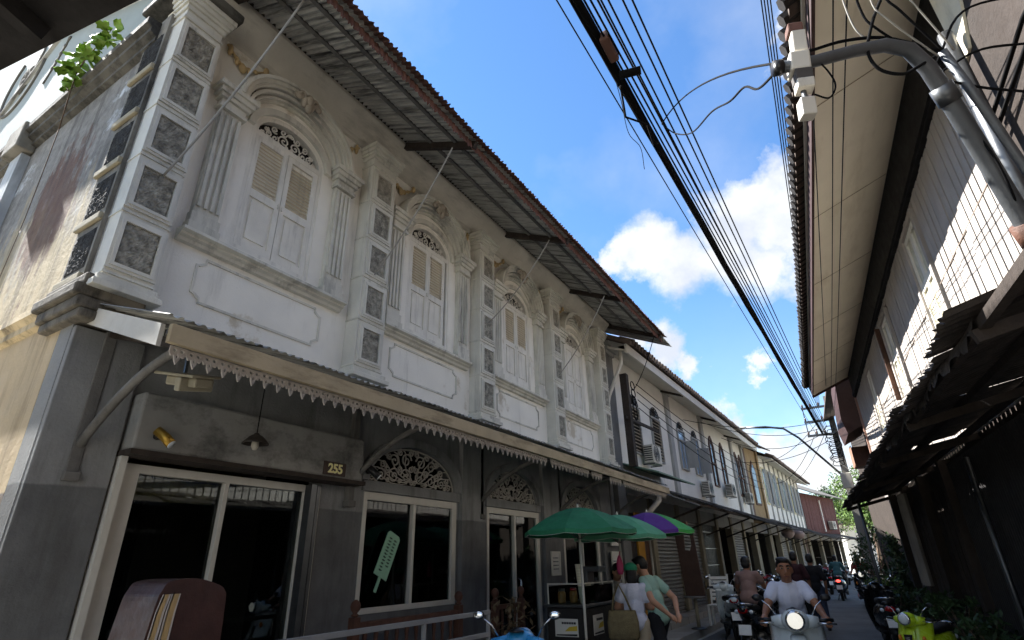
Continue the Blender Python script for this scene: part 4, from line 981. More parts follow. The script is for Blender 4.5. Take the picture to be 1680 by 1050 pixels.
# ================================================================== poles, cables
def utility_pole():
    r = thing('utility_pole', 'concrete utility pole with cross-arms and insulators at the far right', 'utility pole')
    bx, by = -.08, 27.0; tx = -.09
    vs = []
    MB().loft([[(bx+s*w, by+t*w, z) for s, t in ((-1,-1),(1,-1),(1,1),(-1,1))] for z, w in ((0, .17), (8.0, .105))]).build('post', CONC, r)
    for k, (z, s) in enumerate(((7.55, -1), (6.95, -1), (6.35, -1))):
        MB().bar((bx+.1, by-.18, z), (bx-1.05, by-.18, z+.0), .07, .09).build('cross_arm', STEEL, r)
        for q in range(3): MB().lathe([(.02, 0), (.05, .03), (.03, .06), (.05, .09), (.03, .12), (.02, .15)], (bx-.35-q*.32, by-.18, z+.05), 8).build('insulator', M('insulator_brown', c(90, 70, 60), .3, .1, 5), r, True)
    MB().bar((bx-1.0, by-.18, 7.6), (bx-1.0, by-.18, 6.3), .04, .04).build('rack_bar', STEEL, r)
    mb = MB(); rd = random.Random(3)
    for k in range(9):
        cy_, cz = by-.2, 5.2+.16*k
        mb = MB().tube([(bx-.12+rd.uniform(-.1, .05)+.22*cos(t), cy_+.12*sin(t*2), cz+.20*sin(t)) for t in [2*pi*i/14 for i in range(14)]], .018, 5, closed=True)
        mb.build('cable_coil', CABLE, r, True)
    MB().box(bx-.22, bx+.18, by-.36, by-.16, 4.1, 4.7).build('junction_box', PVC, r, bevel=.02)
    # street lamp bracket that leans over the street
    MB().tube([(bx-.1, by, 4.6), (bx-1.4, by-.4, 6.3), (bx-1.9, by-.5, 6.75), (bx-2.6, by-.6, 6.9), (bx-3.4, by-.7, 6.95)], .045, 8).build('lamp_arm', STEEL, r, True)
    MB().ell((bx-3.65, by-.72, 6.95), (.34, .11, .06), 10, 6).build('lamp_head', ACW, r, True)
utility_pole()
PT = (-.45, 26.8)
GC = 'cables strung along the street'
def cable(pts, r, label, n=6, mat=None, group=None):
    o = single(MB().tube(pts, r, n), 'overhead_cable', mat or CABLE, label, 'cable', group, True); return o
def cables():
    # thick bundle over the middle of the street
    b0, b1 = Vector((-1.13, .6, 6.02)), Vector((-.55, 26.8, 6.42))
    base = sag(b0, b1, .12, 40); rd = random.Random(2)
    r = thing('cable_bundle', 'thick black cable bundle running down the middle of the sky', 'cable')
    for k in range(7):
        q = 2*pi*k/7; ph = rd.uniform(0, 6); am = .028
        MB().tube([p+Vector((am*cos(q+i*.28)+.006*sin(i*.9+ph), 0, am*1.2*sin(q+i*.28)+.01*sin(i*.5+ph))) for i, p in enumerate(base)], .019, 6).build('strand', CABLE, r, True)
    for k in range(4):
        off = Vector((.03+.045*k, 0, .03-.02*k))
        MB().tube([p+off+Vector((0, 0, -.05*sin(i*.16+k))) for i, p in enumerate(base)], .010, 5).build('strand', CABLE, r, True)
    MB().cyl((-1.02, 3.9, 5.93), (-.82, 3.95, 5.93), .04).build('splice_box', CABLE, r, True)
    MB().obox((-1.0, 3.6, 6.0), (.09, .30, .12)).build('splice_box', M('splice_brown', c(92, 66, 56), .7), r, bevel=.02)
    MB().tube([(-1.05, 4.0, 5.9), (-1.12, 4.3, 5.78), (-.98, 4.6, 5.85), (-1.03, 5.0, 5.9)], .012, 5).build('strand', CABLE, r, True)
    # thinner lines beside it
    for k, (x0, lab) in enumerate(((-.93, 'first thin black line right of the thick cable bundle'), (-.88, 'second thin black line right of the thick cable bundle'), (-.77, 'third thin black line right of the thick cable bundle'), (-.70, 'outermost thin black line right of the thick cable bundle'))):
        cable(sag((x0-.02, .6, 6.08+.02*k), (-.46+.05*k, 26.8, 6.55+.03*k), .10, 24), .0095, lab, 5, group=GC)
    cable(sag((-1.25, .8, 6.0), (-.75, 26.8, 6.3), .06, 24), .007, 'single thin line left of the thick cable bundle', 5, group=GC)
    cable(smooth([(-1.05, 3.7, 6.06), (-1.12, 4.2, 5.95), (-1.18, 4.55, 5.8), (-1.16, 4.9, 5.85), (-1.2, 5.1, 5.7)]), .004, 'loose wire dangling beside the thick cable bundle', 5)
    for k in range(4):
        cable(sag((.595+.032*k, 1.4, 7.98), (-.50+.04*k, 26.8, 7.62), .15, 24), .0085, ['leftmost', 'second', 'third', 'rightmost'][k]+' of four lines close to the black tile edge on the right', 5, group=GC)
    for k, (x0, z0) in enumerate(((.62, 5.2), (.80, 5.25), (.90, 5.3))):
        cable(sag((x0, 1.2, z0), (-.25+.05*k, 26.8, 6.95-.3*k), .10, 24), .006, ['left', 'middle', 'right'][k]+' line of three crossing in front of the beige soffit', 5, group=GC)
    # service drops to the left houses
    rd = random.Random(9)
    ends = [(-4.35, 18.5, 5.9), (-4.3, 21, 6.3), (-4.2, 24, 6.2), (-4.1, 27, 5.6), (-3.9, 31, 6.0), (-3.6, 35, 5.4), (-3.3, 40, 5.8)]
    labs = ['service drop reaching the first windows of the long white shophouse', 'service drop reaching the middle of the long white shophouse', 'service drop reaching the arched windows of the long white shophouse',
            'service drop reaching the last window of the long white shophouse', 'service drop reaching the ochre house', 'service drop reaching the near end of the pale shophouse', 'service drop reaching the far end of the pale shophouse']
    for k, e in enumerate(ends): cable(sag((-.5-.1*(k % 3), 26.7, 6.9-.3*(k % 4)), e, .3+.1*(k % 3), 14), .012, labs[k], 5, group='service drops to the left row')
    # lines running along the white house from the timber post
    for k in range(4):
        cable(sag((-4.4, 14.0, 6.0-.22*k), (-3.85, 31.5, 5.7-.3*k), .22+.05*k, 16), .011, ['top', 'second', 'third', 'lowest'][k]+' line strung along the front of the long white shophouse', 5, group='lines along the white house')
    # hanging cables from the rafters to the pilasters of the corner house
    tops = [(-3.62, 2.13, 6.86), (-3.6, 4.60, 6.80), (-3.6, 7.45, 6.84), (-3.6, 10.0, 6.80), (-3.6, 13.45, 7.0)]
    bots = [(-4.76, 1.81, 4.92), (-4.76, 4.50, 5.13), (-4.76, 7.24, 5.44), (-4.76, 9.95, 5.23), (-4.5, 14.1, 5.9)]
    for k, (a, b) in enumerate(zip(tops, bots)):
        o = cable(sag(a, b, .12, 14), .011 if k < 2 else .010, ['pale cable hanging from the eave to the corner pilaster', 'pale cable hanging from the eave to the second pilaster', 'pale cable hanging from the eave to the middle pilaster', 'pale cable hanging from the eave to the fourth pilaster', 'dark cable hanging from the eave corner to the timber post'][k], 8, CABLEW if k < 4 else CABLE, 'cables hanging from the long eave')
cables()
def timber_post():
    r = thing('timber_post', 'old black timber post with a crossbar in front of the long white shophouse', 'post')
    MB().box(-4.62, -4.44, 13.35, 13.53, 3.75, 6.15).build('post', WOODD, r)
    MB().bar((-4.53, 13.2, 4.95), (-4.5, 15.9, 5.05), .06, .07).build('crossbar', WOODD, r)
    for k in range(5): MB().tube([(-4.38, 13.62+.15*sin(t), 5.85-.2*k+.12*cos(t)) for t in [2*pi*i/10 for i in range(10)]], .014, 5, closed=True).build('cable_coil', CABLE, r, True)
timber_post()
def pipe_pole():
    r = thing('pipe_lamp_pole', 'galvanised pipe pole with an arm curving over the street at the top right', 'pole')
    MB().tube([(1.22, 3.55, .1), (1.12, 3.35, 1.6), (.97, 3.06, 2.95), (.855, 2.80, 3.33), (.79, 2.66, 3.53), (.745, 2.57, 3.65), (.69, 2.50, 3.73), (.60, 2.43, 3.745), (.47, 2.36, 3.72), (.30, 2.28, 3.68), (.15, 2.20, 3.65)],
              [.040, .040, .040, .039, .038, .036, .034, .031, .028, .027, .027], 14).build('pole', GALV, r, True)
    MB().tube([(1.32, 3.42, 1.2), (1.05, 2.98, 3.0), (.90, 2.70, 3.45), (.82, 2.58, 3.72)], .020, 10).build('conduit', GALV, r, True)
    MB().cyl((.99, 3.09, 2.88), (.955, 3.03, 2.98), .058, None, 12).build('rusty_clamp', WOODR, r, True)
    MB().cyl((.80, 2.68, 3.50), (.775, 2.63, 3.57), .048, None, 12).build('clamp', STEEL, r, True)
    MB().cyl((.165, 2.205, 3.652), (.135, 2.19, 3.648), .036, None, 12).build('end_cap', BLK, r, True)
    r2 = thing('junction_boxes', 'stained white junction boxes hung on the pipe arm', 'junction box')
    b = MB().obox((.235, 2.25, 3.665), (.085, .085, .10), (.1, .1, .3)).build('box', PVC, r2, bevel=.008)
    MB().obox((.235, 2.25, 3.585), (.075, .075, .06), (.1, .1, .3)).build('box', M('box_dark', c(70, 66, 62), .6), r2, bevel=.006)
    MB().obox((.232, 2.25, 3.535), (.072, .072, .05), (.1, .1, .3)).build('box', PVC, r2, bevel=.006)
    MB().cyl((.222, 2.25, 3.52), (.222, 2.25, 3.46), .012).build('stem', STEEL, r2)
    MB().obox((.215, 2.255, 3.415), (.062, .062, .09), (.15, .05, .4)).build('box', PVC, r2, bevel=.006)
    MB().obox((.262, 2.265, 3.80), (.062, .062, .12), (.1, .1, .3)).build('box', PVC, r2, bevel=.006)
    MB().obox((.262, 2.262, 3.885), (.066, .066, .05), (.1, .1, .3)).build('box', RUST, r2, bevel=.006)
    rd = random.Random(11)
    def loop(name, pts, rr, lab, m=CABLE): return single(MB().tube(smooth(pts), rr, 6), 'cable_loop', m, lab, 'cable', 'loose cables on the pipe pole', True)
    loop('l', [(.80, 2.60, 3.72), (.70, 2.50, 3.62), (.62, 2.44, 3.56), (.54, 2.40, 3.60), (.52, 2.38, 3.70), (.56, 2.38, 3.82), (.62, 2.40, 3.95), (.7, 2.45, 4.1)], .0075, 'thick black cable looping under the bend of the pipe arm')
    loop('l', [(.30, 2.28, 3.72), (.34, 2.30, 3.62), (.35, 2.30, 3.52), (.31, 2.28, 3.45), (.26, 2.26, 3.48)], .004, 'thin black loop beside the white junction boxes')
    loop('l', [(.82, 2.60, 3.74), (.62, 2.45, 3.80), (.45, 2.35, 3.79), (.30, 2.28, 3.75), (.22, 2.24, 3.74)], .0075, 'black cable lashed along the top of the pipe arm')
    for k in range(5):
        x = .50+.05*k
        loop('l', [(.74+.03*k, 2.58, 3.70), (x+.05, 2.42, 3.80+.03*k), (x, 2.36, 3.95+.02*k), (x+.03*rd.uniform(-1, 1), 2.2, 4.35)], .004+.0015*(k % 2), ['leftmost', 'second', 'third', 'fourth', 'rightmost'][k]+' of the pale wires rising from the bend of the pipe arm', CABLEW if k % 2 == 0 else CABLE)
    for k in (0, 2, 4):
        z = 3.5+.13*k
        loop('l', [(.80, 2.62, 3.58+.03*k), (1.0, 2.72, z), (1.3, 2.85, z-.05+.03*k), (1.75, 3.0, z+.1)], .006, ['lowest', '', 'middle', '', 'highest'][k]+' of the black wires running from the pipe pole to the brown wall')
    loop('l', [(.85, 2.75, 3.40), (.90, 2.82, 3.2), (.94, 2.96, 3.05), (.93, 3.0, 3.15), (.88, 2.85, 3.3)], .005, 'black wire dangling along the pipe pole')
    cable(sag((-.86, 4.75, 5.92), (.20, 2.26, 3.72), -.18, 16), .0065, 'upper wire curving from the bundle to the junction boxes', 6)
    cable(smooth([(-.86, 4.75, 5.92), (-.72, 4.6, 5.6), (-.5, 4.1, 5.1), (-.25, 3.4, 4.62), (-.1, 2.9, 4.2), (.0, 2.7, 4.08), (.06, 2.5, 3.85), (.15, 2.22, 3.66)]), .0065, 'lower wire sagging from the bundle to the pipe arm end', 6)
pipe_pole()

# ================================================================== motor scooters
def paint(name, col): return M(name, col, .28, .06, 6, bump=0, coat=.5, spec=.5)
P_WHITE = paint('paint_pale', c(206, 214, 214)); P_BLACK = paint('paint_black', c(20, 20, 22)); P_LIME = paint('paint_lime', c(196, 224, 50))
P_BLUE = paint('paint_blue', c(48, 140, 196)); P_RED = paint('paint_red', c(140, 26, 30)); P_GREY = paint('paint_grey', c(108, 112, 116)); P_NAVY = paint('paint_navy', c(34, 44, 70))
SEATM = M('seat_vinyl', c(30, 29, 30), .55, .15, 6)
LENS = M('headlight_lens', c(226, 232, 236), .12, .04, 5, bump=0, spec=.8)
LITLENS = M('headlight_lit', c(130, 130, 124), .3, .02, 5, bump=0, emis=((1, .97, .88), .12))
REDL = M('tail_lens', c(170, 20, 26), .2, .1, 6, bump=0)
REDLIT = M('tail_lens_lit', c(220, 30, 40), .2, .1, 6, bump=0, emis=((1, .08, .06), .5))
PLATE = M('number_plate', c(226, 226, 222), .5, .08, 9, bump=0)
MIRG = M('mirror_glass', c(220, 225, 230), .04, .02, 5, metal=1, bump=0)
def oval(cx, cz, rx, rz, y, n=14, p=2.4):
    r = []
    for i in range(n):
        t = 2*pi*i/n; ct, st = cos(t), sin(t)
        r.append((cx+rx*math.copysign(abs(ct)**(2/p), ct), y, cz+rz*math.copysign(abs(st)**(2/p), st)))
    return r
def bike(label, body, kind='scooter', loc=(0, 0), head=0.0, lit=False, group='motor scooters on the street', box=False, tail=None):
    r = thing('motor_scooter' if kind == 'scooter' else 'motorbike', label, 'scooter' if kind == 'scooter' else 'motorbike', group, (loc[0], loc[1], .012), head, False)
    R = .235 if kind == 'scooter' else .285; tw = .055 if kind == 'scooter' else .042
    fy, ry_ = (.62, -.55) if kind == 'scooter' else (.66, -.56)
    for y in (fy, ry_):
        w = MB().tube([(0, y+(R-tw)*cos(t), R+(R-tw)*sin(t)) for t in [2*pi*i/24 for i in range(24)]], tw, 8, closed=True).build('wheel', RUBBER, r, True)
        rim = MB().tube([(0, y+(R-tw*1.9)*cos(t), R+(R-tw*1.9)*sin(t)) for t in [2*pi*i/20 for i in range(20)]], .016, 6, closed=True)
        for k in range(5): rim.bar((0, y, R), (0, y+(R-tw*1.8)*cos(k*1.2566), R+(R-tw*1.8)*sin(k*1.2566)), .035, .03)
        rim.lathe([(.05, -.05), (.06, 0), (.05, .05)], (0, y, R), 12, 'X'); rim.build('rim', STEEL, w, True)
    # front end
    fe = MB()
    for s in (-1, 1): fe.cyl((s*.075, fy, R), (s*.06, fy-.17, .72), .022, None, 8)
    fe.build('fork', STEEL, r, True)
    fd = MB().grid(lambda a, b: ((b-.5)*.17, fy+(R+.03)*cos(.15+2.2*a), R+(R+.03)*sin(.15+2.2*a)-.05*abs(b-.5)*2*abs(b-.5)*2), 12, 6)
    fd.build('front_fender', body, r, True, solid=.012)
    wid = .25 if kind == 'scooter' else .19
    ls = MB().grid(lambda a, b: ((b-.5)*2*wid*(.62+.38*sin(min(1, a*1.25)*pi*.62)), .53-.20*a-.16*((b-.5)*2)**2-.02*cos(a*6), .30+.66*a), 14, 12)
    ls.build('leg_shield', body, r, True, solid=.03)
    hc = MB().loft([oval(0, .36+.5*t, .055+.02*t, .03, .575-.165*t) for t in [0, .3, .6, .9, 1.0]]); hc.build('horn_cover', body, r, True)
    bd = MB().plate([(-.045, .66), (.045, .66), (.058, .80), (-.058, .80)], (), .03, lambda a, b, d: (a, .497-.20*(b-.66)+.035+d*.6, b)).build('badge_grille', BLK, r)
    MB().plate([(-.03, .72), (.03, .72), (.036, .765), (-.036, .765)], (), .012, lambda a, b, d: (a, .497-.20*(b-.66)+.055+d, b)).build('badge', CHROME, bd)
    # head set
    hz = 1.0; hy = .36
    hs = MB().ell((0, hy+.02, hz), (.135, .14, .105), 16, 10)
    hs.build('head_set', body, r, True)
    for s in (-1, 1):
        MB().loft([[(s*x, hy-.02+ry2*cos(t)-bk, hz-.01+rz*sin(t)) for t in [2*pi*i/10 for i in range(10)]] for x, ry2, rz, bk in ((.08, .085, .075, 0), (.16, .07, .06, .01), (.22, .045, .045, .03))]).build('handle_cover', body, r, True)
        MB().cyl((s*.215, hy-.05, hz), (s*.35, hy-.09, hz), .019, None, 10).build('grip', BLK, r, True)
        MB().tube([(s*.20, hy+.0, hz-.02), (s*.28, hy+.01, hz-.025), (s*.37, hy-.03, hz-.03)], .008, 6).build('brake_lever', CHROME, r, True)
        mr = MB().tube([(s*.17, hy-.03, hz+.05), (s*.22, hy-.05, hz+.13), (s*.30, hy-.07, hz+.19)], .007, 6).build('mirror', CHROME, r, True)
        MB().ell((s*.325, hy-.07, hz+.205), (.05, .018, .034), 12, 8).build('mirror_housing', BLK, mr, True)
        MB().ell((s*.325, hy-.085, hz+.205), (.043, .007, .028), 12, 8).build('mirror_glass', MIRG, mr, True)
        MB().ell((s*.17, .40, .74), (.028, .03, .045), 8, 6).build('indicator', M('amber_lens', c(220, 130, 40), .3, .1, 6, bump=0), r, True)
    MB().lathe([(.088, -.01), (.09, .02), (.075, .032)], (0, hy+.125, hz+.01), 18, 'Y').build('headlight_rim', CHROME, r, True)
    MB().lathe([(.074, 0), (.07, .016), (.04, .03), (.005, .034)], (0, hy+.15, hz+.01), 18, 'Y').build('headlight', LITLENS if lit else LENS, r, True)
    MB().lathe([(.006, .034), (.06, .01), (.065, 0)], (0, hy-.07, hz+.085), 14, 'Z').build('instrument_dial', BLK, r, True)
    # floor and body
    MB().box(-.17, .17, -.12, .40, .27, .33).build('floorboard', BLK, r, bevel=.015)
    if kind != 'scooter':
        MB().loft([oval(0, z, w_, h, y) for y, z, w_, h in ((.38, .62, .05, .10), (.15, .50, .07, .10), (-.15, .55, .09, .12))]).build('frame_cover', body, r, True)
        MB().ell((0, .02, .30), (.13, .20, .12), 12, 8).build('engine', STEEL, r, True)
    rb = MB().loft([oval(0, z, w_, h, y) for y, z, w_, h in ((-.02, .55, .13, .20), (-.15, .56, .20, .22), (-.40, .60, .225, .20), (-.65, .64, .19, .16), (-.82, .68, .12, .10), (-.90, .70, .06, .05))] if kind == 'scooter' else
                   [oval(0, z, w_, h, y) for y, z, w_, h in ((-.10, .60, .10, .12), (-.35, .64, .14, .13), (-.62, .70, .13, .11), (-.85, .78, .09, .07), (-.93, .80, .04, .03))])
    rb.build('rear_body', body, r, True)
    sz = .80 if kind == 'scooter' else .79
    MB().loft([oval(0, sz+dz, w_, .055, y, 14, 3) for y, w_, dz in ((.04, .07, -.02), (-.05, .12, .0), (-.25, .145, .0), (-.42, .15, .02), (-.65, .14, .035), (-.78, .10, .03), (-.82, .05, .02))]).build('seat', SEATM, r, True)
    tl = MB().ell((0, -.88, .71 if kind == 'scooter' else .78), (.085, .04, .05), 12, 8).build('tail_light', tail or REDL, r, True)
    for s in (-1, 1): MB().ell((s*.12, -.82, .69 if kind == 'scooter' else .76), (.035, .045, .035), 8, 6).build('rear_indicator', LENS, r, True)
    MB().grid(lambda a, b: ((b-.5)*.16, -.70-.24*a, .62-.30*a), 4, 2).build('rear_mudguard', BLK, r, True, solid=.012)
    np_ = MB().obox((0, -.93, .50), (.20, .008, .155), (-.35, 0, 0)).build('number_plate', PLATE, r)
    MB().tube([(.15, -.10, .28), (.19, -.35, .26), (.20, -.85, .34)], [.025, .05, .055], 10).build('exhaust', STEEL, r, True)
    MB().tube([(-.12, -.60, .84), (-.13, -.85, .88), (0, -.93, .89), (.13, -.85, .88), (.12, -.60, .84)], .012, 6).build('grab_rail', CHROME, r, True)
    MB().bar((-.1, -.2, .25), (-.2, -.25, .0), .025, .025).build('kick_stand', STEEL, r)
    if box: MB().box(-.2, .2, -1.0, -.6, .88, 1.15).build('rear_box', BLK, r, bevel=.03)
    return r

# ================================================================== people
SKIN = M('skin', c(150, 104, 78), .55, .06, 8, bump=.03, bsc=90); SKIN2 = M('skin_light', c(186, 138, 110), .55, .06, 8, bump=.03)
HAIR = M('hair_black', c(22, 19, 18), .5, .3, 30, bump=.4, bsc=90)
def remesh(parts, name, mat, parent, voxel=.012, smooth=6):
    mb = MB()
    for kind, *a in parts:
        if kind == 'c':      # tapered capsule through points
            pts, rs = a
            mb.tube(pts, rs, 12)
            for p, q in zip(pts, rs): mb.ell(p, (q, q, q), 12, 8)
        else: mb.ell(*a)
    o = mb.build(name, mat, None)
    m = o.modifiers.new('r', 'REMESH'); m.mode = 'VOXEL'; m.voxel_size = voxel
    s = o.modifiers.new('s', 'SMOOTH'); s.iterations = smooth; s.factor = .5
    dg = bpy.context.evaluated_depsgraph_get(); me = bpy.data.meshes.new_from_object(o.evaluated_get(dg))
    for p in me.polygons: p.use_smooth = True
    q = bpy.data.objects.new(name, me); COL.objects.link(q); q.parent = parent
    bpy.data.objects.remove(o); me.name = name
    return q
def V3(*a): return Vector(a)
def person(label, J, shirt, trousers, loc, head, skin=SKIN, hair='short', sleeve=.5, voxel=.013, group=None, cap=None, shoe=BLK, hold=False, face=0.0, nod=0.0):
    """J holds joint positions in the figure's own frame, +Y is where it faces"""
    r = thing('person', label, 'person', group, (loc[0], loc[1], loc[2] if len(loc) > 2 else 0), head, False)
    pel, ch, nk, hd = J['pel'], J['ch'], J['nk'], J['hd']
    Rf = Matrix.Rotation(face, 3, 'Z') @ Matrix.Rotation(-nod, 3, 'X')
    H = lambda x, y, z: hd + Rf @ Vector((x, y, z))
    B = [('e', pel, (.15, .115, .13)), ('e', pel.lerp(ch, .45), (.135, .105, .17)), ('e', ch, (.138, .108, .16)), ('c', [ch+V3(0, 0, .05), nk], [.085, .055]), ('c', [nk, hd], [.055, .06])]
    for s, k in ((-1, 'l'), (1, 'r')):
        sh, el, wr = J['sh'+k], J['el'+k], J['wr'+k]; hp, kn, an = J['hp'+k], J['kn'+k], J['an'+k]
        B += [('c', [ch+V3(s*.06, 0, .05), sh], [.075, .054]), ('c', [sh, el], [.056, .042]), ('c', [el, el.lerp(wr, .4), wr], [.042, .040, .027])]
        d = (wr-el).normalized(); side = d.cross(V3(0, 0, 1)); side = side.normalized() if side.length > .1 else V3(1, 0, 0); dn = side.cross(d)
        if dn.z > 0: dn = -dn
        palm = wr+d*.05
        B += [('c', [wr, palm, palm+d*.03], [.027, .036, .034])]
        for q, ln in enumerate((.072, .08, .075, .06)):
            b0 = palm+d*.035+side*((q-1.5)*.019); cl = .9 if hold else .45
            b1 = b0+(d*(1-cl*.4)+dn*cl*.5)*ln*.5; b2 = b1+(d*(1-cl*1.1)+dn*cl)*ln*.5
            B += [('c', [b0, b1, b2], [.0095, .009, .008])]
        ths = -s; t0 = wr+d*.02+side*(.03*ths); t1 = t0+(d*.6+side*ths*.5+dn*.4)*.035; B += [('c', [t0, t1, t1+(d*.7+dn*.5)*.03], [.012, .011, .009])]
        B += [('c', [pel+V3(s*.05, 0, 0), hp, kn], [.10, .092, .06]), ('c', [kn, kn.lerp(an, .35), an], [.058, .056, .038])]
        ft = J['to'+k]; B += [('c', [an-V3(0, 0, .02), an.lerp(ft, .5)-V3(0, 0, .03), ft], [.036, .035, .03])]
    B += [('e', H(0, .0, .02), (.076, .094, .105)), ('e', H(0, .035, -.045), (.056, .060, .068)), ('e', H(0, .02, -.09), (.04, .05, .035)),
          ('c', [H(0, .090, .015), H(0, .112, -.028)], [.011, .016]), ('e', H(0, .078, .045), (.052, .018, .013)), ('e', H(0, .085, -.062), (.024, .012, .010)),
          ('e', H(-.078, -.005, -.005), (.012, .024, .034)), ('e', H(.078, -.005, -.005), (.012, .024, .034))]
    body = remesh(B, 'body', skin, r, voxel, 4)
    for s in (-1, 1):
        e = MB().ell(H(s*.032, .083, .018), (.016, .009, .009), 8, 6).build('eye', M('eye_white', c(150, 140, 130), .3, .02, 5, bump=0), body, True)
        MB().ell(H(s*.032, .091, .018), (.008, .004, .008), 8, 6).build('pupil', BLK, body, True)
        MB().tube([H(s*.014, .094, .040), H(s*.035, .093, .046), H(s*.055, .080, .040)], .006, 5).build('eyebrow', HAIR, body, True)
    MB().tube([H(-.024, .090, -.064), H(0, .100, -.062), H(.024, .090, -.064)], .006, 5).build('lips', M('lips', c(120, 66, 58), .5, .05, 5, bump=0), body, True)
    # clothes follow the body, a little larger
    g = .009
    S = [('e', pel, (.165+g, .13+g, .14+g)), ('e', pel.lerp(ch, .45), (.138+g, .112+g, .18+g)), ('e', ch, (.142+g, .112+g, .165+g)), ('c', [ch+V3(0, 0, .05), ch.lerp(nk, .70)], [.088+g, .066+g])]
    for s, k in ((-1, 'l'), (1, 'r')):
        sh, el = J['sh'+k], J['el'+k]
        S += [('c', [ch+V3(s*.06, 0, .05), sh], [.075+g, .054+g]), ('c', [sh, sh.lerp(el, sleeve)], [.055+g, .050+g+.010])]
    if J.get('seated') is None: S += [('e', pel+V3(0, 0, -.03), (.17, .14, .10))]
    remesh(S, 'shirt', shirt, r, voxel, 5)
    T = [('e', pel+V3(0, 0, -.01), (.165, .135, .11))]
    for s, k in ((-1, 'l'), (1, 'r')):
        hp, kn, an = J['hp'+k], J['kn'+k], J['an'+k]
        T += [('c', [pel+V3(s*.05, 0, 0), hp, kn], [.105, .105, .076]), ('c', [kn, an.lerp(kn, .06)], [.076, .064])]
        MB().loft([[tuple(J['an'+k].lerp(J['to'+k], t)+V3(w_*cos(q), w_*.5*sin(q)*0, 0)+V3(0, 0, -.045+h*sin(q))) for q in [2*pi*i/10 for i in range(10)]] for t, w_, h in ((-.35, .02, .02), (-.25, .036, .036), (.2, .042, .045), (.7, .046, .034), (1.05, .04, .026), (1.2, .015, .01))]).build('shoe', shoe, r, True)
    remesh(T, 'trousers', trousers, r, voxel, 5)
    hh = [('e', H(0, -.018, .045), (.086, .095, .092)), ('e', H(0, -.045, .0), (.082, .07, .085))]
    if hair == 'short': hh += [('e', H(0, .045, .098), (.066, .05, .03)), ('e', H(.03, .03, .11), (.05, .06, .025))]
    if hair == 'long': hh += [('e', H(0, -.06, -.06), (.082, .055, .11)), ('e', H(0, .03, .095), (.07, .05, .03))]
    ho = remesh(hh, 'hair', HAIR, r, .011, 2)
    if cap:
        cm = remesh([('e', H(0, -.01, .065), (.096, .108, .078)), ('e', H(0, .10, .055), (.075, .07, .016))], 'cap', cap, r, .01, 3)
    return r
def stand(h=1.68, lean=0.0, stride=.12, arms='down'):
    k = h/1.70
    J = dict(pel=V3(0, 0, .93), ch=V3(0, .02+lean*.5, 1.26), nk=V3(0, .02+lean*.8, 1.42), hd=V3(0, .05+lean*1.1, 1.55))
    for s, q in ((-1, 'l'), (1, 'r')):
        J['sh'+q] = V3(s*.148, .0+lean*.6, 1.36); J['hp'+q] = V3(s*.09, 0, .90)
        J['kn'+q] = V3(s*.10, s*stride*.6+.03, .49); J['an'+q] = V3(s*.10, s*stride-.05, .08); J['to'+q] = V3(s*.115, s*stride+.10, .045)
        if arms == 'down': J['el'+q] = V3(s*.24, -.03+lean*.4, 1.10); J['wr'+q] = V3(s*.23, .08+lean*.3, .87)
        if arms == 'fold': J['el'+q] = V3(s*.25, .0+lean*.4, 1.10); J['wr'+q] = V3(s*.10, .24+lean*.4, 1.10)
        if arms == 'back': J['el'+q] = V3(s*.26, -.16+lean*.3, 1.12); J['wr'+q] = V3(s*.10, -.24, .95)
    return {a: b*k for a, b in J.items()}
def ride(lift=0.0):
    J = dict(pel=V3(0, -.24, .95), ch=V3(0, -.15, 1.24), nk=V3(0, -.12, 1.38), hd=V3(0, -.085, 1.50), seated=True)
    for s, q in ((-1, 'l'), (1, 'r')):
        J['sh'+q] = V3(s*.148, -.14, 1.33); J['el'+q] = V3(s*.245, .0, 1.12); J['wr'+q] = V3(s*.285, .20, 1.035)
        J['hp'+q] = V3(s*.11, -.20, .92); J['kn'+q] = V3(s*.19, .20, .80); J['an'+q] = V3(s*.15, .12, .42); J['to'+q] = V3(s*.16, .28, .375)
    for k in J:
        if k not in ('seated',) and k[:2] in ('pe', 'ch', 'nk', 'hd', 'sh', 'hp'): J[k] = J[k]+V3(0, 0, lift)
    return J
TEE_W = M('tee_white', c(206, 208, 222), .9, .05, 3, bump=.9, bsc=9); TEE_G = M('tee_sage', c(150, 182, 166), .9, .06, 3, bump=.9, bsc=9)
TEE_B = M('tee_brown', c(140, 112, 104), .9, .08, 3, bump=.9, bsc=9); TEE_T = M('tee_teal', c(70, 112, 116), .9, .08, 3); TEE_M = M('tee_maroon', c(58, 30, 34), .9, .08, 3)
TR_BK = M('trousers_black', c(26, 26, 30), .9, .12, 3, bump=.2, bsc=20); TR_BG = M('trousers_beige', c(178, 164, 142), .9, .08, 3, bump=.2, bsc=20); TR_BL = M('trousers_denim', c(52, 58, 76), .9, .1, 4, bump=.2, bsc=30)
GREENC = M('cap_green', c(36, 128, 92), .8, .08, 4)

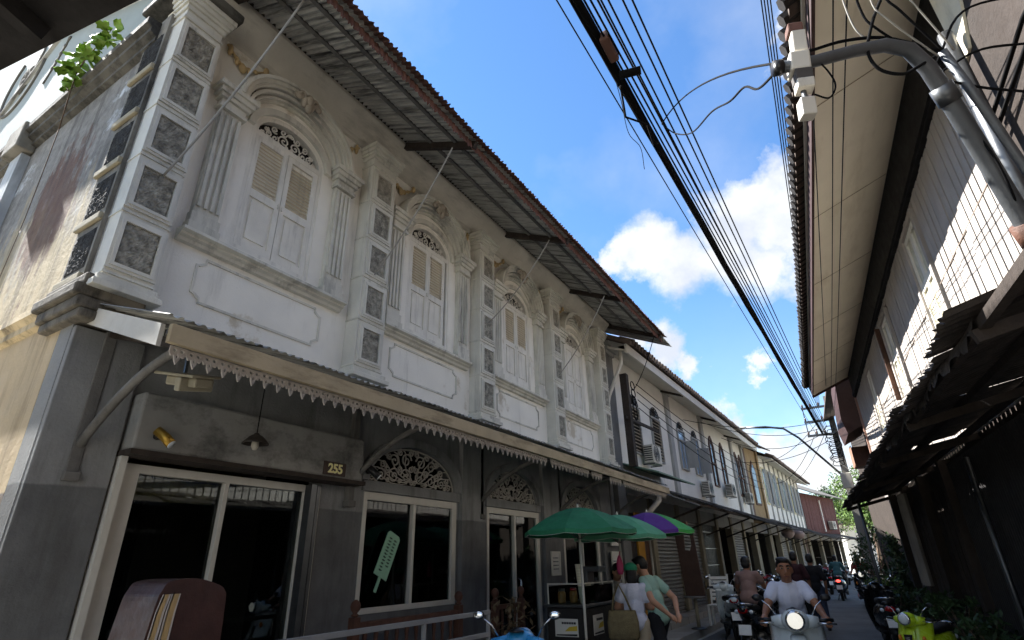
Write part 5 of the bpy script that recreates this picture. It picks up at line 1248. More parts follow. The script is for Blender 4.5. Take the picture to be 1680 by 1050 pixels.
def traffic():
    h = pi+.116
    p = V3(-.845, 7.2, 0)
    bike('pale grey rounded scooter ridden towards the viewer in the middle of the lane', P_WHITE, 'scooter', (p.x, p.y), h, lit=True)
    person('person in a white tee shirt riding the pale scooter towards the viewer', ride(-.03), TEE_W, TR_BL, (p.x, p.y), h, SKIN, 'short', .55, .0105, hold=True, face=.08)
    bike('black motorbike seen from behind under the rider in the brown shirt', P_BLACK, 'motorbike', (-2.0, 11.75), -.06, box=False)
    person('person in a brown shirt sitting on a black motorbike, seen from behind', ride(.0), TEE_B, TR_BK, (-2.0, 11.75), -.06, SKIN, 'short', .5, .014, hold=True)
    L = [((-2.95, 14.1), .35, P_WHITE, 'white and black motorbike parked beside the tall brown board', 'motorbike'),
         ((-2.2, 13.9), .1, P_GREY, 'grey motorbike parked just ahead of the rider in the brown shirt', 'motorbike'),
         ((-2.7, 16.2), .4, P_BLACK, 'black scooter nearest behind the brown-shirted rider by the kerb', 'scooter'),
         ((-2.45, 18.6), .3, P_BLACK, 'black motorbike with a pale number plate behind the head of the white-shirted rider', 'motorbike'),
         ((-2.75, 20.4), .5, P_RED, 'dark red motorbike parked by the kerb past the grille shopfront', 'motorbike'),
         ((-2.5, 22.3), .3, P_NAVY, 'navy scooter parked by the kerb before the ochre house', 'scooter'),
         ((-2.6, 24.4), .5, P_BLACK, 'black motorbike parked by the kerb before the ochre house', 'motorbike'),
         ((-2.2, 26.4), .2, P_GREY, 'grey scooter parked in front of the ochre house', 'scooter'),
         ((-2.3, 28.6), .4, P_WHITE, 'white scooter parked in front of the ochre house', 'scooter'),
         ((-2.0, 31.0), .3, P_BLACK, 'black scooter parked at the near end of the pale shophouse', 'scooter'),
         ((-1.9, 33.8), .4, P_RED, 'red scooter parked at the pale shophouse', 'scooter'),
         ((-1.8, 37.0), .3, P_NAVY, 'navy motorbike parked at the middle of the pale shophouse', 'motorbike'),
         ((-1.6, 41.0), .3, P_WHITE, 'white motorbike parked at the far end of the pale shophouse', 'motorbike')]
    for pos, hd, pt, lab, kd in L: bike(lab, pt, kd, pos, hd, group='motorbikes parked along the left kerb')
    Rr = [((-.02, 13.6), .12, P_BLACK, 'black scooter with a large red tail light parked at the right edge', 'scooter', None),
          ((.12, 16.6), pi-.1, P_NAVY, 'dark scooter facing the viewer beside the potted plants', 'scooter', None)]
    for pos, hd, pt, lab, kd, tl in Rr: bike(lab, pt, kd, pos, hd, group='motorbikes parked along the right side', tail=tl)
    bike('lime yellow-green scooter parked at the lower right under the dark canopy', P_LIME, 'scooter', (.36, 9.75), pi-.45, group='motorbikes parked along the right side').scale = (.82, .82, .82)
    bike('black scooter with its headlight on coming down the far right of the lane', P_BLACK, 'scooter', (-.42, 23.6), pi+.02, lit=True)
    person('person in a red shirt riding the far scooter with its headlight on', ride(), M('tee_red', c(150, 60, 56), .9), TR_BK, (-.42, 23.6), pi, SKIN, 'short', .5, .018, hold=True)
    bike('black scooter with a glowing red tail light riding away in the distance', P_BLACK, 'scooter', (-1.25, 27.0), -.02, tail=REDLIT)
    person('person in a teal shirt riding away on a scooter in the distance', ride(), TEE_T, TR_BK, (-1.25, 27.0), -.02, SKIN, 'short', .9, .018, hold=True)
    person('person in a dark maroon shirt walking away behind the white-shirted rider', stand(1.72, .02, .14), TEE_M, TR_BK, (-1.6, 15.6, .02), -.1, SKIN, 'short', .9, .016)
    person('person in dark clothes walking beside the maroon-shirted walker', stand(1.66, .02, -.12), M('tee_black', c(30, 30, 34), .9), TR_BL, (-1.3, 16.2, .02), .1, SKIN, 'short', .9, .016)
    # front left: only the cockpit of a blue and black motorbike shows
    bike('blue and black motorbike whose cockpit and mirrors show beside the grey railing', P_BLUE, 'motorbike', (-2.52, 4.05), .25)
traffic()

# ================================================================== the drinks stall
def parasol(label, loc, cols, rad=.74, h=2.3, lean=(0, 0)):
    r = thing('parasol', label, 'parasol', 'parasols over the drinks stall', (loc[0], loc[1], loc[2]), 0, False)
    n = 8; tip = V3(lean[0], lean[1], h)
    for k in range(n):
        a0, a1 = 2*pi*k/n+.2, 2*pi*(k+1)/n+.2
        def fn(u, v):
            a = a0+(a1-a0)*v; bow = 1-.045*sin(v*pi)*u
            rr = rad*u*bow; z = tip.z-.30*u**1.7-.02*sin(v*pi)*u
            return (tip.x+rr*cos(a), tip.y+rr*sin(a), z)
        pn = MB().grid(fn, 8, 4)
        g = MB().grid(lambda u, v: (lambda p: (tip.x+(p[0]-tip.x)*(1+.008*u), tip.y+(p[1]-tip.y)*(1+.008*u), p[2]-.055*u))(fn(1, v)), 1, 4)
        pp = pn.build('canopy_panel', cols[k % len(cols)], r, True); g.build('canopy_flap', cols[k % len(cols)], pp, True)
        MB().tube([V3(*fn(1, v/4))+V3(0, 0, -.055) for v in range(5)], .005, 4).build('white_hem', M('hem_white', c(220, 222, 218), .8), pp)
        MB().tube([V3(*fn(u/5, 0))+V3(0, 0, -.012) for u in range(1, 6)], .006, 5).build('rib', STEEL, r, True)
        MB().cyl(tip+V3(0, 0, -.42), V3(*fn(.55, 0))+V3(0, 0, -.02), .005, None, 5).build('strut', STEEL, r)
    MB().tube([(0, 0, .02), tip*.5, tip+V3(0, 0, -.01)], .018, 10).build('pole', ALU, r, True)
    MB().lathe([(.012, .0), (.02, .02), (.008, .05), (.002, .06)], tuple(tip-V3(0, 0, .01)), 8).build('finial', ALU, r, True)
    return r
UG = M('parasol_green', c(40, 116, 82), .8, .18, 3, .45, c(26, 80, 60), (5, 5, 5), .5, .35, 14); UG2 = M('parasol_light_green', c(84, 152, 118), .8, .18, 3, bump=.35, bsc=14); UP_ = M('parasol_purple', c(86, 44, 130), .75, .06, 2); UG3 = M('parasol_grass_green', c(52, 150, 66), .75, .06, 2)
parasol('plain dark green parasol over the drinks stall, nearest of the three', (-3.36, 7.36, 0), [UG], .78, 2.30)
parasol('lighter green parasol half hidden behind the dark green one', (-3.22, 8.50, 0), [UG2], .70, 2.26)
parasol('purple and green panelled parasol behind the drinks stall', (-3.14, 9.72, 0), [UG3, UG3, UG3, UG3, UP_, UP_, UP_, UG3], .74, 2.36)
def stall():
    r = thing('drinks_cart', 'dark drinks cart with menu cards under the green parasols', 'cart')
    CB = M('cart_black', c(34, 31, 30), .6, .15, 3)
    MB().box(-3.98, -3.40, 7.48, 8.60, .18, 1.04).build('cabinet', CB, r, bevel=.012)
    MB().box(-4.02, -3.36, 7.44, 8.64, 1.045, 1.08).build('counter_top', STEEL, r, bevel=.006)
    for x in (-3.9, -3.48):
        for y in (7.6, 8.5): MB().tube([(x, y+.10*cos(t), .10+.08*sin(t)) for t in [2*pi*i/12 for i in range(12)]], .022, 6, closed=True).build('castor', RUBBER, r, True)
    g = MB().box(-3.96, -3.954, 7.5, 8.58, 1.08, 1.30).build('glass_panel', CARTGLASS, r); MB().box(-3.426, -3.42, 7.5, 8.58, 1.08, 1.30).build('glass_panel', CARTGLASS, r); MB().box(-3.95, -3.43, 7.5, 7.506, 1.08, 1.30).build('glass_panel', CARTGLASS, r)
    for x, y in ((-3.96, 7.5), (-3.42, 7.5), (-3.42, 8.58), (-3.96, 8.58)): MB().bar((x, y, 1.08), (x, y, 1.34), .015, .015).build('glass_post', ALU, r)
    MB().bar((-3.96, 7.5, 1.33), (-3.42, 7.5, 1.33), .015, .015).bar((-3.42, 7.5, 1.33), (-3.42, 8.58, 1.33), .015, .015).build('glass_rail', ALU, r)
    def menu(name, fn, w, h):
        o = MB().plate([(0, 0), (w, 0), (w, h), (0, h)], (), .006, fn).build('menu_card', M('card_white', c(216, 214, 206), .6, .05, 5, bump=0), r)
        f2 = lambda a, b, d: fn(a, b, d+.007)
        MB().plate([(w*.42, h*.30), (w*.96, h*.34), (w*.96, h*.62), (w*.62, h*.55)], (), .002, f2).build('printed_swash', M('card_yellow', c(206, 178, 60), .6, .1, 5, bump=0), o)
        t = MB()
        for k in range(6): t.plate([(w*(.30+.105*k), h*.70), (w*(.385+.105*k), h*.70), (w*(.385+.105*k), h*.82), (w*(.30+.105*k), h*.82)], (), .002, f2)
        t.plate([(w*.05, h*.05), (w*.95, h*.05), (w*.95, h*.16), (w*.05, h*.12)], (), .002, f2)
        struct(t.build('printed_lines', BLK, o), 'stuff')
    menu('a', lambda a, b, d: (-3.86+a, 7.478-d, .70+b), .34, .21); menu('b', lambda a, b, d: (-3.398+d, 7.70+a, .70+b), .34, .24)
    # things on the counter
    cw = M('paper_cup', c(224, 218, 196), .7, .05, 5)
    for q, (x, y, n, h0) in enumerate(((-3.50, 7.62, 13, 1.085), (-3.47, 7.78, 6, 1.085))):
        cs = thing('cup_stack', ['tall leaning stack of cream paper cups on the drinks cart', 'short stack of cream paper cups on the drinks cart'][q], 'cups', None, (x, y, h0), 0, False)
        for k in range(n): MB().lathe([(.028, 0), (.040, .075), (.043, .078), (.040, .082)], (-.003*k*(1-q), 0, k*.034), 12).build('cup', cw, cs, True)
    jr = M('jar_content', c(150, 110, 60), .4, .4, 12)
    for k in range(5):
        j = thing('jar', ['first', 'second', 'third', 'fourth', 'fifth'][k]+' glass jar from the near end of the drinks cart', 'jar', 'jars on the drinks cart', (-3.82+.09*(k % 2), 7.64+.19*k, 1.082), 0, False)
        MB().lathe([(.05, 0), (.055, .02), (.055, .13), (.04, .15)], (0, 0, 0), 12).build('glass_body', jr, j, True); MB().lathe([(.045, .152), (.048, .16), (.045, .185)], (0, 0, 0), 12).build('lid', P_RED if k % 2 else STEEL, j, True)
    mc = thing('drinks_machine', 'grey drinks machine standing on the far end of the drinks cart', 'machine', None, (-3.66, 8.42, 1.082), 0, False)
    MB().box(-.16, .16, -.13, .13, 0, .10).box(-.16, -.04, -.13, .13, .10, .42).box(-.16, .16, -.13, .13, .38, .46).build('case', STEEL, mc, bevel=.01); MB().lathe([(.05, .10), (.06, .12), (.06, .25), (.05, .26)], (.06, 0, 0), 12).build('jug', CARTGLASS, mc, True)
    pk = thing('pink_bag', 'pink plastic bag hanging from the parasol pole of the drinks cart', 'bag', None, (-3.22, 8.42, 1.42), 0, False)
    MB().loft([[(w_*cos(q), .05*sin(q)*w_/.1, z) for q in [2*pi*i/12 for i in range(12)]] for z, w_ in ((0, .035), (.04, .05), (.14, .052), (.21, .035), (.26, .012))]).build('bag', M('pink_plastic', c(206, 70, 116), .5, .1, 6), pk, True)
    MB().tube([(0, 0, .25), (.0, .03, .30), (.0, .07, .32)], .006, 5).build('handle', M('pink_plastic', c(206, 70, 116)), pk, True)
    for lab, fn, w, h, nm in (('white notice taped on the grey pier behind the drinks cart', lambda a, b, d: (-4.925+d, 9.52+a, 1.42+b), .28, .34, 'n1'), ('large framed menu board on the wall behind the sage-shirted person', lambda a, b, d: (-4.86+d, 12.25+a, 1.05+b), .55, .72, 'n2'), ('small framed notice above the menu board', lambda a, b, d: (-4.86+d, 12.3+a, 1.95+b), .42, .5, 'n3')):
        n = thing('notice_board', lab, 'notice')
        MB().plate([(-.03, -.03), (w+.03, -.03), (w+.03, h+.03), (-.03, h+.03)], [[(0, 0), (w, 0), (w, h), (0, h)]], .03, fn).build('frame', ALU, n); MB().plate([(0, 0), (w, 0), (w, h), (0, h)], (), .012, fn).build('sheet', M('paper_white', c(206, 204, 198), .8, .05, 4, bump=0), n)
        t = MB()
        for k in range(4): t.plate([(w*.1, h*(.2+.18*k)), (w*.85, h*(.2+.18*k)), (w*.85, h*(.25+.18*k)), (w*.1, h*(.25+.18*k))], (), .003, lambda a, b, d: fn(a, b, .013+d))
        struct(t.build('printed_lines', P_GREY, n), 'stuff')
stall()
person('person in a sage green tee shirt leaning towards the drinks stall, hands behind the back', stand(1.68, .16, .20, 'back'), TEE_G, TR_BK, (-2.66, 8.25), 1.25, SKIN2, 'short', .5, .0115, face=.15, nod=.35)
person('person in a white top and green cap carrying a woven bag, seen from behind', stand(1.58, .03, .06, 'fold'), TEE_W, TR_BG, (-2.90, 7.98), .35, SKIN2, 'long', .55, .0115, cap=GREENC)
person('person in a grey top serving behind the drinks cart', stand(1.58, .08, .04, 'fold'), M('top_grey', c(128, 124, 118), .9, .1, 4, bump=.2), TR_BK, (-3.66, 9.25), pi+.9, SKIN2, 'long', .9, .013, nod=.4)
def bag():
    b = thing('shoulder_bag', 'olive woven shoulder bag on the arm of the green-capped person', 'bag', None, (-2.99, 7.74, .66), .35, False)
    WB = M('woven_olive', c(120, 108, 78), .9, .2, 20, .4, c(70, 60, 40), (2, 2, 14), .5, .5, 60)
    MB().loft([[(w_*math.copysign(abs(cos(q))**.7, cos(q)), .07*math.copysign(abs(sin(q))**.7, sin(q))*f, z) for q in [2*pi*i/16 for i in range(16)]] for z, w_, f in ((0, .17, .7), (.03, .20, 1), (.2, .205, 1.1), (.33, .18, .7), (.345, .17, .5))]).build('bag_body', WB, b, True)
    for s in (-1, 1): MB().tube([(-.13, s*.03, .33), (-.10, s*.03, .50), (-.02, s*.04, .66), (.06, s*.03, .50), (.12, s*.03, .33)], .012, 6).build('strap', WB, b, True)
bag()

# ================================================================== small things in front of the corner house
def small_things():
    # house number
    n = thing('house_number', 'small dark plate with the yellow number 255 on the shutter box', 'number plate')
    MB().box(-4.797, -4.785, 4.06, 4.37, 2.52, 2.66).build('plate', M('plate_brown', c(62, 44, 36), .5, .1, 5), n, bevel=.004)
    cu = bpy.data.curves.new('digits', 'FONT'); cu.body = '255'; cu.size = .135; cu.extrude = .004; cu.offset = .004; cu.align_x = 'CENTER'
    to = bpy.data.objects.new('digits', cu); COL.objects.link(to)
    dg = bpy.context.evaluated_depsgraph_get(); me = bpy.data.meshes.new_from_object(to.evaluated_get(dg)); bpy.data.objects.remove(to)
    me.materials.clear(); me.materials.append(M('digit_yellow', c(255, 244, 180), .5, .03, 5, bump=0))
    o = place('digits', me, n, (-4.778, 4.215, 2.545), (radians(90), 0, radians(90)))
    # ice-lolly shaped sign in the window
    sg = thing('window_sign', 'pale green sign shaped like an ice lolly hanging behind the window glass', 'sign')
    an = radians(-24); cyy, czz = 5.32, 1.73
    rot = lambda a, b: (cyy+a*cos(an)-b*sin(an), czz+a*sin(an)+b*cos(an))
    F = lambda x0: (lambda a, b, d: (x0+d, *rot(a, b)))
    w, h, q = .115, .26, .03
    out = [(-w, -h), (w, -h), (w, h-q), (w-q, h), (-w+q, h), (-w, h-q)]
    MB().plate(out, (), .012, F(-4.975)).build('panel', M('sign_green', c(150, 196, 168), .6, .08, 4, bump=0), sg); MB().plate([(-.02, -h-.17), (.02, -h-.17), (.02, -h-.003), (-.02, -h-.003)], (), .01, F(-4.974)).build('stick', MATS['sign_green'], sg)
    t = MB(); rd = random.Random(5)
    for i in range(2):
        for k in range(11 if i == 0 else 9):
            b0 = h-.07-k*.038; a0 = -.07+i*.085
            t.plate([(a0, b0), (a0+.055+rd.uniform(-.012, .008), b0+.004), (a0+.05, b0-.008), (a0+.004, b0-.01)], (), .002, F(-4.962)); t.plate([(a0+.02+rd.uniform(-.01, .01), b0+.008), (a0+.028, b0+.008), (a0+.03, b0-.016), (a0+.02, b0-.016)], (), .002, F(-4.9615))
    struct(t.build('brushed_lettering', M('ink_green', c(40, 66, 56), .7, .1, 5, bump=0), sg), 'stuff')
    # spot lamps on the shutter box, flood lamp under the awning, pendant lamp
    for lab, y, m in (('brass spot lamp at the left end of the shutter box', 2.32, M('brass', c(176, 140, 60), .35, .1, 5, metal=.7)), ('dark spot lamp at the right end of the shutter box', 4.70, BLK)):
        s = thing('spot_lamp', lab, 'lamp', 'spot lamps on the shutter box')
        MB().cyl((-4.79, y, 2.62), (-4.74, y, 2.62), .03, None, 10).build('mount', BLK, s, True)
        MB().tube([(-4.75, y-.03, 2.66), (-4.70, y+.03, 2.60), (-4.66, y+.06, 2.55)], [.038, .04, .042], 12).build('housing', m, s, True)
        MB().cyl((-4.659, y+.061, 2.549), (-4.655, y+.064, 2.545), .036, None, 12).build('lens', LENS, s, True)
    fl = thing('flood_lamp', 'pale flood lamp hanging under the fretwork at the left end of the awning', 'lamp')
    fc = M('lamp_cream', c(150, 144, 124), .5, .12, 4, .4, c(100, 84, 60), (6, 6, 3), .55)
    MB().obox((-4.02, 2.06, 2.93), (.36, .26, .02), (.25, .2, .3)).build('shade', fc, fl, bevel=.005)
    MB().obox((-4.02, 2.08, 2.885), (.28, .16, .07), (.25, .2, .3)).build('housing', fc, fl, bevel=.012); MB().obox((-3.98, 2.10, 2.86), (.05, .30, .10), (.25, .2, .3)).build('clamp', fc, fl, bevel=.008)
    MB().bar((-4.05, 2.05, 2.95), (-4.08, 2.05, 3.3), .02, .02).build('hanger', STEEL, fl)
    pl = thing('pendant_lamp', 'dark cone pendant lamp hanging in front of the shutter box', 'lamp')
    MB().lathe([(.02, .10), (.03, .085), (.06, .07), (.115, .012), (.118, 0), (.105, .003), (.05, .06)], (-4.62, 3.10, 2.66), 18, caps=False).build('lamp_shade', M('lamp_shade_dark', c(58, 52, 46), .5, .2, 5), pl, True)
    MB().lathe([(.015, .05), (.03, .02), (.034, -.02), (.02, -.05), (.004, -.055)], (-4.62, 3.10, 2.66), 12).build('bulb', M('bulb_milky', c(190, 184, 168), .4, .05, 5, bump=0), pl, True); MB().cyl((-4.62, 3.10, 2.76), (-4.62, 3.10, 3.46), .005, None, 6).build('cord', CABLE, pl)
    # brown vinyl hood in front of the sliding door
    hd = thing('trishaw_hood', 'brown vinyl hood with beige stripes folded up in front of the sliding door', 'hood')
    VB = M('vinyl_brown', c(70, 45, 40), .5, .25, 5, .5, c(44, 30, 28), (2, 9, 1.5), .48, .25, 18); BE = M('stripe_beige', c(190, 160, 110), .6, .1, 4); BW = M('piping_white', c(196, 186, 176), .6, .1, 4)
    cx, cy_ = -3.95, 2.235
    prof = [(-.30, .0), (-.275, .55), (-.23, .98), (-.205, 1.08), (-.16, 1.13), (0, 1.14), (.15, 1.10), (.205, 1.06), (.222, .98), (.235, .55), (.24, 0)]
    base = .42
    sp_ = [(p.x, p.y) for p in smooth([(a, b, 0) for a, b in prof], 5)]
    MB().plate([(cy_+a, base+b) for a, b in sp_], (), .40, FX(cx-.14)).build('cover', VB, hd, bevel=.04)
    for k, (u, wd, m) in enumerate(((.03, .012, BW), (.06, .034, BE), (.105, .014, BW), (.15, .014, BW), (.19, .040, BE), (.24, .010, BW))):
        pts = [(cx+.262, cy_+a*(1-u*2.2)-.0, base+b*(1-.02)) for a, b in prof[:4]]
        MB().add([p for q_ in pts for p in ((q_[0], q_[1]-wd/2, q_[2]), (q_[0]+.006, q_[1]-wd/2, q_[2]), (q_[0]+.006, q_[1]+wd/2, q_[2]), (q_[0], q_[1]+wd/2, q_[2]))],
                 [(i*4+j, i*4+(j+1) % 4, i*4+4+(j+1) % 4, i*4+4+j) for i in range(3) for j in range(4)]).build('stripe', m, hd)
    MB().tube([(cx+.255, cy_+a*.985, base+b*.995) for a, b in sp_[4:-4]], .004, 6).build('piping', BW, hd, True)
    for s in (-1, 1): MB().tube([(cx-.1, cy_+s*.2, base), (cx-.1, cy_+s*.2, .12)], .02, 8).build('support', STEEL, hd, True)
    for s in (-1, 1): MB().tube([(cx+.2, cy_+s*.2, base), (cx+.2, cy_+s*.2, .12)], .02, 8).build('support', STEEL, hd, True)
    # turned balustrades
    def balus(lab, y0, y1, x=-4.62):
        b = thing('balustrade', lab, 'balustrade', 'wooden balustrades before the shop windows')
        for y in (y0, y1):
            p = MB().box(x-.045, x+.045, y-.045, y+.045, .12, 1.14).build('newel_post', WOODR, b, bevel=.008)
            MB().lathe([(.02, 1.14), (.045, 1.155), (.022, 1.175), (.05, 1.21), (.055, 1.245), (.04, 1.28), (.01, 1.30)], (x, y, 0), 12).build('ball_finial', WOODR, p, True)
        MB().box(x-.035, x+.035, y0+.046, y1-.046, 1.03, 1.09).build('hand_rail', WOODR, b, bevel=.01); MB().box(x-.025, x+.025, y0+.046, y1-.046, .25, .30).build('bottom_rail', WOODR, b)
        n = int((y1-y0)/.16); me = MB().lathe([(.018, .30), (.028, .36), (.016, .48), (.030, .66), (.016, .84), (.026, .96), (.018, 1.03)], (0, 0, 0), 8).mesh('baluster', WOODR, True)
        for k in range(1, n): place('baluster', me, b, (x, y0+(y1-y0)*k/n, 0))
    balus('dark wooden balustrade with ball finials in front of the shop window', 4.53, 6.30); balus('dark wooden balustrade beside the first glass door', 7.05, 7.75, -4.55); balus('dark wooden balustrade behind the drinks cart', 9.1, 10.2, -4.55)
    # grey tube railing on the pavement edge
    rl = thing('tube_railing', 'pale grey steel railing along the kerb in front of the corner shophouse', 'railing')
    MG = M('railing_grey', c(150, 150, 148), .5, .1, 4, .3, c(96, 92, 88), (5, 5, 2), .55)
    for z in (1.10, .88, .45): MB().box(-3.925, -3.885, 3.0, 5.92, z-.022, z+.022).build('rail', MG, rl, bevel=.004)
    for y in (3.02, 4.76, 5.90): MB().box(-3.923, -3.887, y-.02, y+.02, .12, 1.078).build('upright', MG, rl, bevel=.004)
    # dried plants in a pot by the door
    dp = thing('potted_plant', 'dry brown potted plant behind the blue motorbike', 'plant'); rd = random.Random(8)
    MB().lathe([(.12, 0), (.17, .3), (.19, .32), (.17, .33)], (-4.2, 6.9, .12), 14).build('pot', M('pot_grey', c(96, 84, 76), .9, .2, 4), dp, True)
    lf = MB()
    for k in range(160):
        a = rd.uniform(0, 6.28); r_ = rd.uniform(.02, .3); z = .45+rd.uniform(.0, .75); p = V3(-4.2+r_*cos(a), 6.9+r_*sin(a), z); d = V3(rd.uniform(-1, 1), rd.uniform(-1, 1), rd.uniform(-.6, .8)).normalized()*.07; s = d.cross(V3(0, 0, 1)).normalized()*.025
        lf.add([p-d, p+s, p+d, p-s], [(0, 1, 2, 3)])
    struct(lf.build('foliage', M('dry_leaf', c(112, 96, 72), .9, .3, 6), dp), 'stuff')
    # bench, tall board and chair on the left pavement further on
    bd = thing('tall_board', 'tall dark brown board with a cut-out standing on a small round table', 'board')
    MB().plate([(-.02, 0), (.42, 0), (.34, 1.42), (.10, 1.44), (-.10, 1.40)], [[(.10, .98), (.22, .96), (.27, 1.10), (.26, 1.36), (.12, 1.38)]], .06, lambda a, b, d: (-3.86+a, 14.2+d, .83+b)).build('board', M('board_brown', c(66, 46, 36), .7, .2, 4), bd, bevel=.01)
    MB().box(-3.78, -3.62, 14.15, 14.28, 2.28, 2.44).build('meter_box', M('meter_brown', c(110, 86, 66), .7), bd)
    tb = thing('small_table', 'small round table on one leg under the tall brown board', 'table'); MB().lathe([(.25, 0), (.26, .015), (.25, .03)], (-3.68, 14.2, .795), 18).build('table_top', WOODG, tb, True); MB().cyl((-3.68, 14.2, .16), (-3.68, 14.2, .794), .04).build('leg', CREAMP, tb, True); MB().lathe([(.18, 0), (.16, .03), (.05, .05)], (-3.68, 14.2, .162), 16).build('base', STEEL, tb, True)
    ch = thing('slatted_chair', 'white slatted chair beside the tall brown board', 'chair')
    for k in range(6): MB().obox((-3.35, 15.28+.02*k, .72+.09*k), (.46, .02, .065), (-.2, 0, 0)).build('back_slat', WHT2, ch)
    for k in range(5): MB().box(-3.58, -3.12, 14.82+.09*k, 14.89+.09*k, .59, .61).build('seat_slat', WHT2, ch)
    for x in (-3.56, -3.14):
        for y in (14.84, 15.24): MB().box(x-.02, x+.02, y-.02, y+.02, .17, .588).build('leg', WHT2, ch)
        MB().bar((x, 15.25, .59), (x, 15.42, 1.25), .035, .035).build('back_post', WHT2, ch)
    # lanterns under the far awning
    for k, (x, y, z) in enumerate(((-3.35, 33.0, 2.72), (-2.95, 33.6, 2.66))):
        l = thing('paper_lantern', ['left of two round grey lanterns under the far awning', 'right of two round grey lanterns under the far awning'][k], 'lantern', 'lanterns under the far awning', (x, y, z), 0, False)
        gl = MB().lathe([(.06, -.24), (.20, -.19), (.30, -.08), (.32, 0), (.30, .08), (.20, .19), (.06, .24)], (0, 0, 0), 16).build('globe', M('lantern_paper', c(150, 130, 122), .7, .15, 4), l, True)
        for z2, r2 in ((-.24, .07), (.24, .07)): MB().lathe([(r2, -.02), (r2, .02)], (0, 0, z2), 12).build('ring', BLK, l, True)
        MB().cyl((0, 0, .25), (0, 0, .42), .008).build('cord', CABLE, l)
small_things()

# ================================================================== plants
LEAFS = {}
def leaf_cloud(n, cen, rad, size, rd, clumps=14, droop=.2):
    """leaf-sized quads gathered in clumps through an uneven volume"""
    cs = []
    for k in range(clumps):
        a = rd.uniform(0, 2*pi); t = rd.uniform(-1, 1); q = rd.uniform(.45, .95); s = sqrt(1-t*t)
        cs.append((V3(cen[0]+rad[0]*q*s*cos(a), cen[1]+rad[1]*q*s*sin(a), cen[2]+rad[2]*q*t), rd.uniform(.25, .5)))
    mb = MB()
    for i in range(n):
        cc, cr = cs[i % clumps]; v = V3(rd.gauss(0, 1), rd.gauss(0, 1), rd.gauss(0, 1)).normalized()*rd.random()**.45
        p = cc+V3(v.x*rad[0]*cr, v.y*rad[1]*cr, v.z*rad[2]*cr)
        d = V3(rd.uniform(-1, 1), rd.uniform(-1, 1), rd.uniform(-1, .5)-droop).normalized()*size*rd.uniform(.6, 1.3); s = d.cross(V3(rd.uniform(-1, 1), rd.uniform(-1, 1), 1)).normalized()*size*.45
        mb.add([p-d, p+s*.9-d*.1, p+d, p-s*.9-d*.1], [(0, 1, 2, 3)])
    return mb
LEAF1 = M('leaf_green', c(86, 112, 48), .6, .35, 1.2, bump=0); LEAF2 = M('leaf_dark', c(52, 74, 40), .6, .35, 1.2, bump=0); LEAF3 = M('leaf_bright', c(128, 160, 66), .55, .25, 6, bump=0); BARK = M('bark', c(104, 88, 74), .95, .3, 4, bump=.6, bsc=20)
def tree(label, loc, h, r, seed, mat, trunk=.22, n=5200, size=.16):
    rd = random.Random(seed); t = thing('tree', label, 'tree', 'trees beyond the end of the street', (loc[0], loc[1], 0), 0, False)
    tr = MB().tube([(0, 0, 0), (.1, .05, h*.25), (-.05, .1, h*.5), (.05, 0, h*.78)], [trunk, trunk*.8, trunk*.6, trunk*.25], 10)
    for k in range(7):
        a = k*.9+rd.uniform(-.3, .3); z0 = h*(.35+.06*k); tr.tube([(0, .05, z0), (r*.4*cos(a), r*.4*sin(a), z0+h*.12), (r*.8*cos(a), r*.8*sin(a), z0+h*.2)], [trunk*.4, trunk*.22, .02], 6)
    tr.build('trunk', BARK, t, True)
    leaf_cloud(n, (0, 0, h*.70), (r, r, h*.34), size, rd, 22).build('crown', mat, t)
    return t
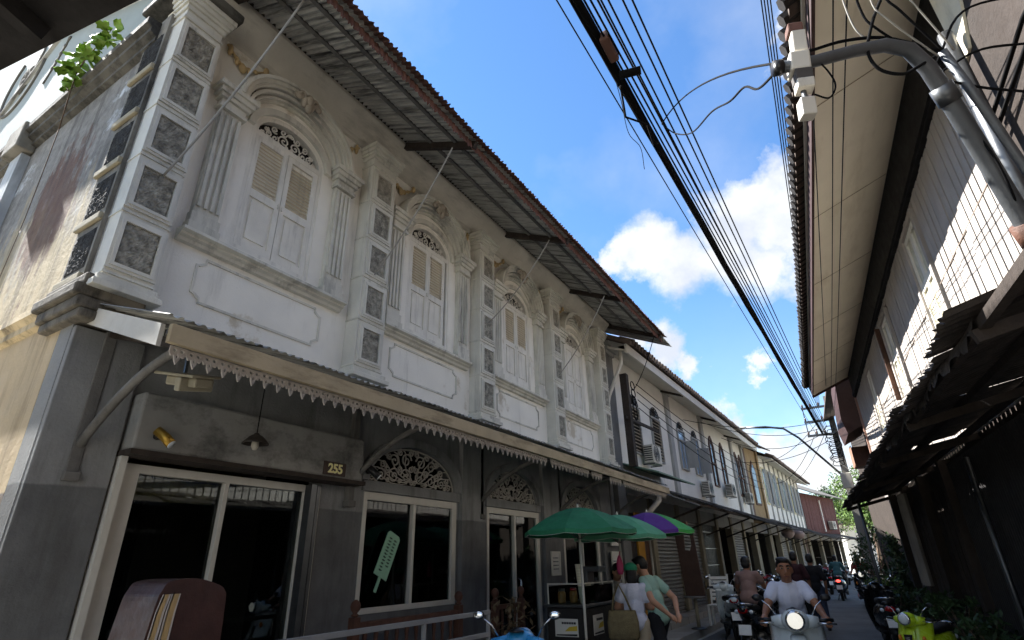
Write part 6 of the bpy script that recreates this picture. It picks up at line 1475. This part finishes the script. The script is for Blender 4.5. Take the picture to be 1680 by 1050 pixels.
def plants():
    tree('bushy sunlit tree behind the utility pole at the end of the street', (.7, 66), 9.2, 3.2, 1, LEAF1)
    tree('darker tree left of the utility pole behind the timber shophouse', (-3.2, 70), 8.2, 2.8, 2, LEAF2)
    tree('tree to the right of the utility pole beyond the maroon house', (1.6, 40), 5.2, 1.8, 3, LEAF1, .16, 3600, .13)
    # fig seedling rooted in the cornice
    f = thing('fig_seedling', 'leafy fig seedling sprouting from the dirty side cornice at the upper left', 'plant'); rd = random.Random(12)
    st = MB()
    st.tube([(-6.75, 1.44, 6.2), (-6.72, 1.40, 6.7), (-6.70, 1.38, 7.05), (-6.72, 1.36, 7.3)], [.007, .008, .007, .004], 6); st.tube([(-6.70, 1.38, 6.98), (-6.45, 1.36, 7.08), (-6.15, 1.36, 7.12), (-5.95, 1.36, 7.2)], [.010, .008, .006, .004], 6)
    st.tube([(-6.72, 1.40, 6.7), (-6.85, 1.38, 6.85)], .008, 5); st.tube([(-6.75, 1.44, 6.2), (-6.78, 1.46, 5.6), (-6.74, 1.46, 5.0), (-6.77, 1.46, 4.2)], [.006, .005, .004, .003], 6)
    st.build('stem', BARK, f, True)
    lm = MB().grid(lambda u, v: ((v-.5)*.16*sin(min(1, u*1.05)*pi)**.7*(1+.25*sin(u*16)), u*.19, -.03*(2*v-1)**2-.04*u*u), 6, 4).mesh('leaf', LEAF3, True)
    for k in range(80):
        if k < 40: p = V3(-6.74+rd.uniform(-.16, .14), 1.37+rd.uniform(-.08, .06), rd.uniform(6.82, 7.42))
        else: t = rd.random(); p = V3(-6.5+.6*t+rd.uniform(-.05, .05), 1.36+rd.uniform(-.08, .05), 7.03+.14*t+rd.uniform(-.05, .10))
        place('leaf', lm, f, p, (rd.uniform(-1.0, .3), rd.uniform(-.6, .6), rd.uniform(0, 6.28)), (rd.uniform(.28, .85),)*3)
    # pots and shrubs under the dark canopy on the right
    PG = 'potted plants along the right side'
    spots = [(14.9, 1.35, .75, .42, LEAF2, 'tall bushy potted plant at the far post of the dark canopy'), (15.9, 1.30, .9, .45, LEAF1, 'largest and greenest potted plant by the lane under the dark canopy'), (13.6, 1.75, .6, .36, LEAF2, 'dark potted plant behind the black scooter with the red tail light'),
             (12.4, 1.75, .55, .34, LEAF2, 'dark low potted plant between the parked scooters on the right'), (11.0, 1.75, .6, .36, LEAF2, 'dark potted plant beside the lime scooter'), (17.2, 1.2, .85, .45, LEAF2, 'green potted plant just past the end of the dark canopy'), (9.4, 1.7, .5, .34, LEAF2, 'dark potted plant against the corrugated wall at the lower right')]
    for k, (y, d, h, r_, m, lab) in enumerate(spots):
        x = d*cos(RY)-y*sin(RY); yy = d*sin(RY)+y*cos(RY); rd = random.Random(40+k)
        p = thing('potted_shrub', lab, 'plant', PG, (x, yy, .1 if d > 1.6 else .0), 0, False)
        MB().lathe([(.13, 0), (.17, .26), (.19, .28), (.19, .31), (.16, .31)], (0, 0, 0), 14).build('pot', M('pot_clay', c(108, 72, 56), .9, .2, 4), p, True)
        sm = MB()
        for q in range(6): a = q*1.05; sm.tube([(0, 0, .3), (.1*cos(a), .1*sin(a), .3+h*.4), (r_*.6*cos(a), r_*.6*sin(a), .3+h*.8)], [.012, .008, .004], 5)
        sm.build('stem', BARK, p, True); leaf_cloud(420, (0, 0, .35+h*.55), (r_, r_, h*.5), .055, rd, 10).build('foliage', m, p)
def garden():
    G = 'shrubs past the end of the dark canopy'
    for k, (y, d, h, r_, lab) in enumerate(((18.4, 1.75, 2.0, .5, 'tall dark shrub just past the far post of the dark canopy'), (22.6, 1.75, 2.4, .6, 'tallest shrub, standing near the utility pole'))):
        rd = random.Random(70+k); p = thing('garden_shrub', lab, 'shrub', G, (d*cos(RY)-y*sin(RY), d*sin(RY)+y*cos(RY), 0), 0, False)
        sm = MB()
        for q in range(7): a = q*.9; sm.tube([(0, 0, 0), (.12*cos(a), .12*sin(a), h*.4), (r_*.6*cos(a), r_*.6*sin(a), h*.8)], [.03, .02, .006], 6)
        sm.build('stem', BARK, p, True); leaf_cloud(1500, (0, 0, h*.55), (r_, r_, h*.5), .07, rd, 16).build('foliage', LEAF2, p)
plants(); garden()
rebase_all()
